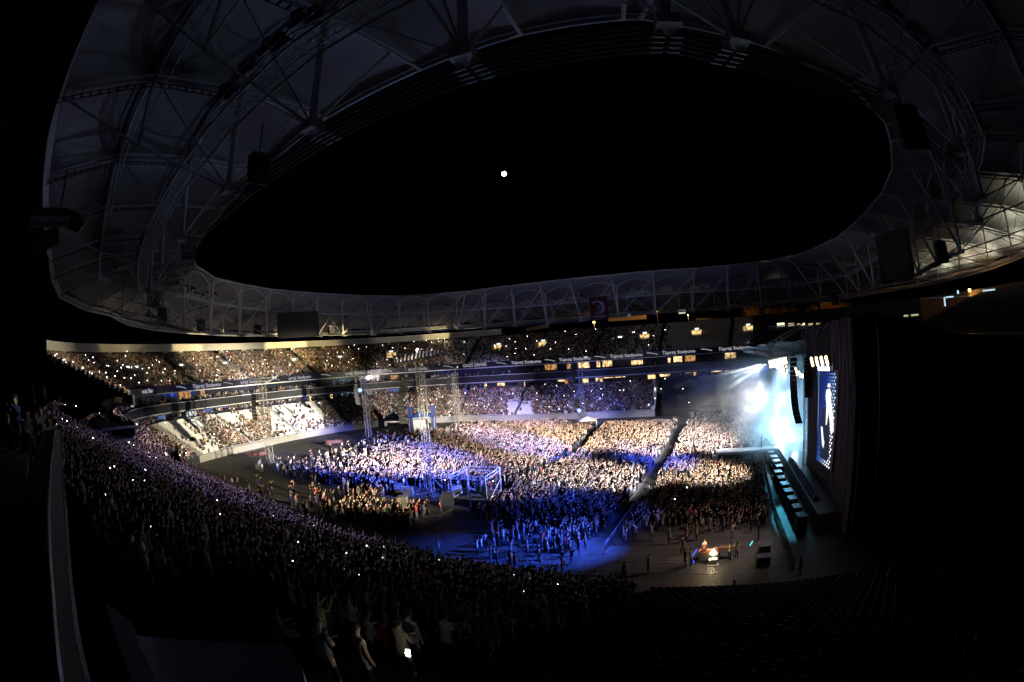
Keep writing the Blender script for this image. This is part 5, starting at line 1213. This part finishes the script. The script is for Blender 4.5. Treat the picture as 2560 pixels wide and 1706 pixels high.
# near big figures on the rows by the enclosure
def terr(x_, y_):
    i = idx(x_, y_); d = float(np.dot(np.array([x_, y_])-FPn[i], NRM[i])); return Z1+max(0, int((d-.6)/TREAD))*RISE
def onterr(px, py, h):
    for k_ in range(600):
        P = atd(px, py, 3+k_*.06)
        if P.z < terr(P.x, P.y)+h: return Vector((P.x, P.y, terr(P.x, P.y)))
    return P
for px_, py_, po, c_, wh, L in ((793, 1520, 4, 'pale yellow', 'tallest by the stair enclosure', True), (1022, 1560, 0, 'white', 'amid the nearest group', False), (896, 1600, 0, 'beige', 'between two taller near ones', False),
                              (800, 1590, 1, 'grey', 'by the stair enclosure', True), (1000, 1585, 1, 'beige', 'nearest the bright torch', False), (690, 1555, 6, 'white', 'crouched behind the stair enclosure edge', False)):
    P = onterr(px_, py_, 1.5 if po != 6 else 1.0); person(P, 1.3+rnd.uniform(-.4, .4), po, c_, wh, None, 1.06, L)
ll_ = atd(40, 1015, 16); person(Vector((ll_.x, ll_.y, ll_.z-1.55)), -.8, 4, 'dark blue', 'at the far left edge', None, 1.05, True)
point(ll_+Vector((.5, .3, .1)), 3.2, (1, .9, .9), .05)
for i, (px_, py_) in enumerate(((70, 1035), (92, 1040), (105, 1030), (125, 1040), (128, 1062), (20, 1060), (60, 1075), (100, 1070))):
    P = atd(px_, py_, 17-i*.3); person(Vector((P.x, P.y, P.z-1.6)), -.6, rnd.choice([0, 1, 4]), 'black' if i % 2 else 'grey', 'left of the handrail end', 'people left of the handrail end')
a = MB()
pl = [atd(0, 1150, 14), atd(145, 1120, 14), atd(150, 1100, 22), atd(0, 1090, 22)]
nd = wempty('near_upper_stand', (-14, 2, 17), 'unlit upper stand floor at the far left edge beside the camera', 'grandstand')
a.add([(-30, -6, 18.2), (-30, 5.2, 18.0), (-16, 2.6, 18.0), (-9, 1.2, 18.0), (-3.2, .05, 18.1), (-1.2, -.35, 18.2), (-1.2, -6, 19.6)], [tuple(range(7))[::-1]]); a.build('upper_tier', M_dark, nd)

# ------------------------------------------------------------------ phones
M_ph = glow('phone_torch', (1, .88, .82), 22); M_ph2 = glow('phone_screen', (.6, .8, 1), 3); 
def phone_mesh(m):
    b_ = MB(); b_.box((0, 0, 0), (.012, .08, .16)); b_.box((.008, 0, 0), (.006, .07, .14)); o = b_.build('phone', m); me = o.data; bpy.data.objects.remove(o); return me
PM = phone_mesh(M_ph); PS = phone_mesh(M_ph2)
def phone_at(P, m, where, sc_=1):
    o = bpy.data.objects.new('phone', m); C.objects.link(o); o.location = P; o.scale = (sc_,)*3; o.rotation_euler = (rnd.uniform(-.4, .4), rnd.uniform(-.3, .3), atan2(-P[1], -P[0])+rnd.uniform(-.5, .5))
    tag(o, 'small %s held up %s' % ('bright phone torch' if m is PM else 'glowing phone screen', where), 'phone', 'phones '+where)
def sprinkle(A, n, where, m=PM, dz=1.35):
    k_ = rng.choice(len(A), n, replace=False)
    for q in k_:
        P = A[q]; far_ = hypot(P[0], P[1]); phone_at((P[0]-.2*P[0]/hypot(P[0], P[1]), P[1]-.3*P[1]/hypot(P[0], P[1]), P[2]+dz+rnd.uniform(0, .4)), m, where, min(1, max(.3, far_/85)) if m is PM else min(1, far_/50))
UA = np.degrees(np.arctan2(UPP[:, 0], UPP[:, 1])); LAz = np.degrees(np.arctan2(LOW[:, 0], LOW[:, 1]))
sprinkle(UPP[UA < -45], 75, 'in the far left upper stand'); sprinkle(UPP[(UA > -45) & (UA < -22)], 30, 'in the corner of the upper stand'); sprinkle(UPP[(UA > -22) & (UA < -1)], 26, 'in the dim right part of the upper stand')
sprinkle(LOW[(LAz > -35) & (LAz < 1)], 46, 'in the blue tinted lower stand'); sprinkle(LOW[LAz < -45], 12, 'among the white seats'); NDn = np.hypot(NEREST[:, 0], NEREST[:, 1])
sprinkle(NEREST[(NDn > 42)], 40, 'in the upper left of the near stand'); sprinkle(NEREST[(NDn < 42)], 24, 'in the dark near stand'); sprinkle(NEREST[NDn < 36], 26, 'in the darkest near rows', PS)
sprinkle(P3, 18, 'over the floor crowd')
T0 = onterr(1020, 1633, 1.6); T0 = atd(1020, 1633, hypot(T0.x, T0.y)); phone_at(T0, PM, 'close to the camera, largest of all the torches')
a = MB(); a.tube([T0, T0+Vector((-.02, -.03, .01))], .035, 8); o = a.build('torch_lens', glow('torch_big', (1, .98, .9), 90)); tag(o, 'dazzling round torch lens in the nearest rows', 'torch'); point(T0+Vector((0, -.1, .1)), 2.5, (1, .95, .85), .03)

# ------------------------------------------------------------------ outside the bowl
def lampost(px, py, dist, k_=1.0, lab=''):
    P = atd(px, py, dist); t = wempty('street_lamp', Vector((P.x, P.y, P.z-4)), 'orange street lamp glowing '+lab, 'street lamp')
    a_ = MB(); a_.tube([P-Vector((0, 0, 6)), P], .12, 5); a_.build('pole', M_dsteel, t); a_ = MB(); a_.tube([P-Vector((0, 0, .3*k_)), P+Vector((0, 0, .3*k_))], .35*k_, 8); a_.build('lamp', glow('sodium', (1, .5, .12), 14), t)
    d = P.normalized(); point(P-Vector((d.x, d.y, 0))*1.2+Vector((0, 0, -.3)), 700*k_, (1, .42, .08), .4)
lampost(1485, 806, 185, 1.1, 'below the red flag'); lampost(1643, 779, 195, 1.1, 'over the far stand right of the flag'); lampost(2424, 726, 120, 1, 'at the right end under the roof'); lampost(1720, 788, 192, .6, 'by the pale wall')
def outwall(px0, y0, px1, y1, h_px, dist, m, lab, cat='wall', th=1.0):
    A_w, B_w, Cw = atd(px0, y0, dist), atd(px1, y1, dist), atd(px0, y0+h_px, dist); h_ = A_w.z-Cw.z; t = wempty('outer_wall' if cat == 'wall' else 'outside_building', A_w, lab, cat)
    a_ = MB(); nn = Vector((A_w.x, A_w.y, 0)).normalized()*th; Q4 = [A_w-Vector((0, 0, h_)), B_w-Vector((0, 0, h_)), B_w, A_w]
    a_.add([tuple(p) for p in Q4]+[tuple(p+nn) for p in Q4], [(0, 1, 2, 3), (7, 6, 5, 4), (3, 2, 6, 7), (0, 3, 7, 4), (1, 5, 6, 2)]); a_.build('wall', m, t)
    c_ = MB(); c_.tube([A_w+Vector((0, 0, .1)), B_w+Vector((0, 0, .1))], .12, 4); c_.build('coping', M_steel, t); return t
M_ow = mat('outer_wall_pale', (.5, .4, .3), .8, noise=.3, nscale=.4)
outwall(1315, 822, 1372, 813, 6, 190, M_ow, 'low wall lit orange left of the red flag'); outwall(1520, 795, 1616, 789, 9, 200, M_ow, 'pale lit boundary wall right of the flag lamp'); outwall(1740, 797, 1850, 800, 7, 205, M_ow, 'pale lit boundary wall right of the white billboard')
outwall(2300, 748, 2440, 742, 70, 118, mat('mesh_wall', (.3, .16, .09), .9, noise=.5, nscale=1.5), 'brown mesh covered wall below the right end roof'); outwall(2420, 760, 2580, 725, 16, 118, mat('grey_fascia', (.3, .28, .28), .8, noise=.2, nscale=2), 'grey lattice fascia under the right roof', 'wall')
def sign(px, py, w_px, h_px, dist, col, s_, lab, name='billboard', cat='billboard'):
    P = atd(px, py, dist); k_ = dist/1209; t = empty(name, P, lab, cat, rz=atan2(-P.y, -P.x)); a_ = MB(); a_.box((0, 0, 0), (.4, w_px*k_*1.1, h_px*k_*1.15)); a_.build('frame', M_dsteel, t)
    a_ = MB(); a_.quad((.25, -w_px*k_/2, -h_px*k_/2), (.25, w_px*k_/2, -h_px*k_/2), (.25, w_px*k_/2, h_px*k_/2), (.25, -w_px*k_/2, h_px*k_/2)); a_.build('face', mat('sign_face', (0, 0, 0), emit=col, es=s_, noise=0), t)
    return t
sign(1705, 779, 17, 11, 230, (.75, .85, .6), .9, 'white green lit billboard outside beyond the far stand'); sign(1573, 788, 9, 8, 230, (.6, .7, .5), .6, 'small pale billboard right of the red flag')
sign(1952, 812, 19, 8, 138, (1, .95, .6), 1.6, 'bright window box above the stage canopy, leftmost of its row', 'lit_booth', 'booth'); sign(1978, 812, 15, 7, 138, (1, .8, .5), .9, 'orange tinted window box, second in the row above the canopy', 'lit_booth', 'booth')
sign(2003, 814, 20, 10, 138, (1, .97, .65), 1.5, 'brightest window box with a dark sash above the canopy', 'lit_booth', 'booth'); sign(2027, 812, 12, 6, 138, (1, .7, .2), .9, 'small amber window box above the canopy', 'lit_booth', 'booth'); sign(2045, 810, 9, 4, 138, (1, .75, .3), .7, 'faint amber window slit, rightmost above the canopy', 'lit_booth', 'booth')
for px_, py_, w_, h_, lab in ((2362, 755, 4, 20, 'upright pale blue strip of the left frame'), (2374, 743, 22, 3, 'level pale blue strip joined to the left upright'), (2395, 731, 5, 8, 'tiny upright pale blue strip'), (2472, 726, 36, 3, 'level pale blue strip, middle one'), (2530, 718, 58, 3, 'longest level pale blue strip at the right edge'), (2529, 728, 6, 20, 'upright pale blue strip by the right edge')):
    sign(px_, py_, w_, h_, 112, (.55, .8, 1), 1.1, lab+' under the right roof', 'light_strip', 'light strip')
sign(2265, 790, 12, 4, 110, (.9, .9, .5), .5, 'dim yellow window left of a pair of slits', 'lit_booth', 'booth'); sign(2287, 788, 20, 4, 110, (.9, .85, .5), .5, 'dim yellow window slit behind the stage roof', 'lit_booth', 'booth'); sign(2488, 966, 30, 4, 60, (.5, .28, .08), .25, 'faint brown slit glowing in the dark at right', 'lit_booth', 'booth')
M_leaf = mat('night_leaf', (.09, .06, .03), .8); M_bark = mat('bark', (.08, .05, .03), .9)
def tree(px, py, dist, r, lab):
    P = atd(px, py, dist); t = wempty('tree', P-Vector((0, 0, r+4)), lab, 'tree', 'trees beyond the far stand'); a_ = MB(); a_.tube([P-Vector((0, 0, r+4)), P-Vector((0, 0, .3*r)), P+Vector((.3, 0, .3*r))], .35, 6, r2=.08)
    for k_ in range(6):
        an = k_*1.1; a_.tube([P-Vector((0, 0, .5*r)), P+Vector((cos(an)*r*.6, sin(an)*r*.6, r*.3*(k_ % 3-.5)))], .1, 4, r2=.03)
    a_.build('trunk', M_bark, t); V = []; F = []; n_ = 1500
    for k_ in range(n_):
        cl = k_ % 22; rr = random.Random(cl*7+int(px)); c_ = P+Vector((rr.uniform(-1, 1), rr.uniform(-1, 1), rr.uniform(-.8, .9)))*r*.75
        p = c_+Vector((rnd.gauss(0, 1), rnd.gauss(0, 1), rnd.gauss(0, 1)))*r*.2; u = Vector((rnd.uniform(-1, 1), rnd.uniform(-1, 1), rnd.uniform(-1, 1))).normalized()*.28; v = u.cross(Vector((rnd.uniform(-1, 1), rnd.uniform(-1, 1), rnd.uniform(-1, 1)))).normalized()*.2
        b_ = len(V); V += [tuple(p-u), tuple(p+v), tuple(p+u), tuple(p-v)]; F.append((b_, b_+1, b_+2, b_+3))
    m_ = MB(); m_.add(V, F); m_.build('crown', M_leaf, t)
for px_, r, lab in ((1880, 4.2, 'orange lit tree beyond the far stand, leftmost'), (1930, 3.2, 'second orange lit tree, darker and lower'), (1972, 3.6, 'orange lit tree above the stage canopy'), (2030, 3.6, 'orange lit tree left of the lit brick front'), (2115, 3, 'dim orange tree behind the stage roof')):
    tree(px_, 787 if px_ < 2100 else 775, 196, r, lab)
outwall(2050, 758, 2100, 755, 34, 215, mat('brick_front', (.3, .15, .08), .8, noise=.4, nscale=1), 'brick building front lit orange behind the stage roof', 'building')
for px_, py_, pw in ((1880, 800, 3500), (2030, 800, 3000), (2075, 770, 2500), (1955, 803, 1600), (2115, 790, 1200), (1795, 806, 1500), (1570, 806, 1600)):
    P = atd(px_, py_+4, 182); spot(P, atd(px_, py_-8, 200), pw, (1, .45, .1), 75, .7, .4)
# lamps that light the fabric of the right end
def uplight(P, pw, c_, cone=150):
    d = bpy.data.lights.new('roof_uplight', 'SPOT'); d.energy = pw; d.color = c_; d.spot_size = radians(cone); d.spot_blend = 1; d.shadow_soft_size = .8
    o = bpy.data.objects.new('roof_uplight', d); C.objects.link(o); o.location = P; o.rotation_euler = (pi, 0, 0)
for k in range(K):
    azk = math.degrees(atan2(B_[k].x, B_[k].y)); j = (k+1) % K
    if 22 < azk < 50 and B_[k].y > 40:
        for f_, g_ in ((.3, .5), (.75, .5), (.55, 0.0)):
            Pq = B_[k].lerp(O_[k], f_).lerp(B_[j].lerp(O_[j], f_), g_)
            if (Pq.z-GZ)/hypot(Pq.x, Pq.y) > .2: continue
            uplight(B_[k].lerp(O_[k], f_).lerp(B_[j].lerp(O_[j], f_), g_)-Vector((0, 0, 2.4)), 950 if azk > 30 else (420 if azk > 26 else 90), (1, .96, .68))
    elif 2 < azk <= 22 and k % 2: uplight(A_[k].lerp(B_[k], .5).lerp(A_[j].lerp(B_[j], .5), .5)-Vector((0, 0, 1.6)), 34, (1, .95, .65)); uplight(E_[k].lerp(E_[j], .5)-Vector((0, 0, 1.0)), 9, (1, 1, .75))
    elif -22 < azk <= 2 and B_[k].y > 60: uplight(B_[k].lerp(B_[j], .5)-Vector((0, 0, 2.5)), 42, (1, .5, .2) if azk < -6 else (.9, .95, .6))
    elif azk <= -22 and B_[k].y > 32: uplight(B_[k].lerp(O_[k], .7).lerp(B_[j].lerp(O_[j], .7), .5)-Vector((0, 0, 4.5)), 64, (1, .86, .6), 165)

# ------------------------------------------------------------------ stage light and smoke
spot((14.5, 92, 14), (11.6, 49, 0), 240*KL, (.1, .7, 1), 4.2, .3); spot((15, 86, 15), (12.3, 62, 1), 16*KL, (.05, .6, 1), 8, .6)
spot((-36, 60, 17), (-20, 10, 39), 10*KL, (.38, .46, .9), 66, .9); spot((-36, 60, 17), (-3, 18, 38), 3*KL, (.25, .35, 1), 40, .9)  # blue wash added from the tower to tint the near roof
spot((22, 80, 15), (18, 82, 1.8), 6*KL, (.7, .88, 1), 60, .8); spot((24, 86, 13), (19, 70, 3), 3*KL, (.5, .8, 1), 60, .8)
spot((19, 72, 15), (15.6, 56, 1.8), 3.4*KL, (.05, .55, .8), 32, .9); spot((14, 88, 15), (9.6, 76.4, 1.5), 14*KL, (1, .97, .9), 16, .5)
spot((13.5, 60.5, 17.5), (16.8, 46, 6), .1*KL, (1, .8, .8), 46, .9); spot((10, 72, 16.5), (17, 60, 8), .5*KL, (.8, .85, 1), 24, .9)
for tg, pw, dg in (((5, 128, 8.5), 2600, 3.2), ((1, 127, 5.0), 2200, 3), ((4, 127, 2.2), 2400, 4), ((9, 126, 1.5), 1300, 3), ((8, 127, 6.0), 1500, 2.4), ((-3, 127, 7.5), 1800, 2.2), ((10, 120, .5), 330, 3), ((12, 108, .5), 110, 3)): spot((15.3, 81, 15.0), tg, pw*KL*.6, (.85, 1, .93), dg, .5, .06)
spot((19, 88.5, 14.5), (16.4, 78, 2), 100*KL, (.4, .7, 1), 52, .9, .3); spot((21, 86, 14.5), (17.5, 84, 5), 45*KL, (.6, .85, 1), 44, .9, .3)
for P_, w_ in (((18.2, 85, 3.4), 4.5), ((16.8, 80, 2.8), 4.5), ((19, 87, 8), 1.6), ((18, 73, 3.0), .6)): point(P_, w_*KL, (.4, .74, 1), .4)
def smokemat():
    m = bpy.data.materials.new('stage_smoke'); m.use_nodes = True; t = m.node_tree; t.nodes.clear(); out = t.nodes.new('ShaderNodeOutputMaterial'); pv = t.nodes.new('ShaderNodeVolumePrincipled')
    pv.inputs['Color'].default_value = (.95, .97, 1, 1); pv.inputs['Anisotropy'].default_value = .2
    tc = t.nodes.new('ShaderNodeTexCoord'); nz = t.nodes.new('ShaderNodeTexNoise'); nz.inputs['Scale'].default_value = .16; nz.inputs['Detail'].default_value = 4; nz.inputs['Roughness'].default_value = .6
    mr = t.nodes.new('ShaderNodeMapRange'); mr.inputs[1].default_value = .34; mr.inputs[2].default_value = .66; mr.inputs[3].default_value = 0; mr.inputs[4].default_value = 1
    sx = t.nodes.new('ShaderNodeSeparateXYZ'); m2 = t.nodes.new('ShaderNodeMapRange'); m2.inputs[1].default_value = 8; m2.inputs[2].default_value = 17; m2.inputs[3].default_value = .005; m2.inputs[4].default_value = .16
    mu = t.nodes.new('ShaderNodeMath'); mu.operation = 'MULTIPLY'
    t.links.new(tc.outputs['Object'], nz.inputs['Vector']); t.links.new(nz.outputs['Fac'], mr.inputs[0]); t.links.new(tc.outputs['Object'], sx.inputs[0]); t.links.new(sx.outputs[0], m2.inputs[0])
    t.links.new(mr.outputs[0], mu.inputs[0]); t.links.new(m2.outputs[0], mu.inputs[1]); t.links.new(mu.outputs[0], pv.inputs['Density']); t.links.new(pv.outputs[0], out.inputs['Volume']); return m
a = MB(); a.slab([(-4, 96), (6, 68), (14, 64.5), (28, 64.5), (28, 89.5), (17, 108), (15, 123), (-6, 125)], 1.9, 15.6)
o = a.build('smoke', smokemat()); tag(o, 'pale smoke drifting from the stage opening over the far front crowd', 'smoke', None, 'stuff')
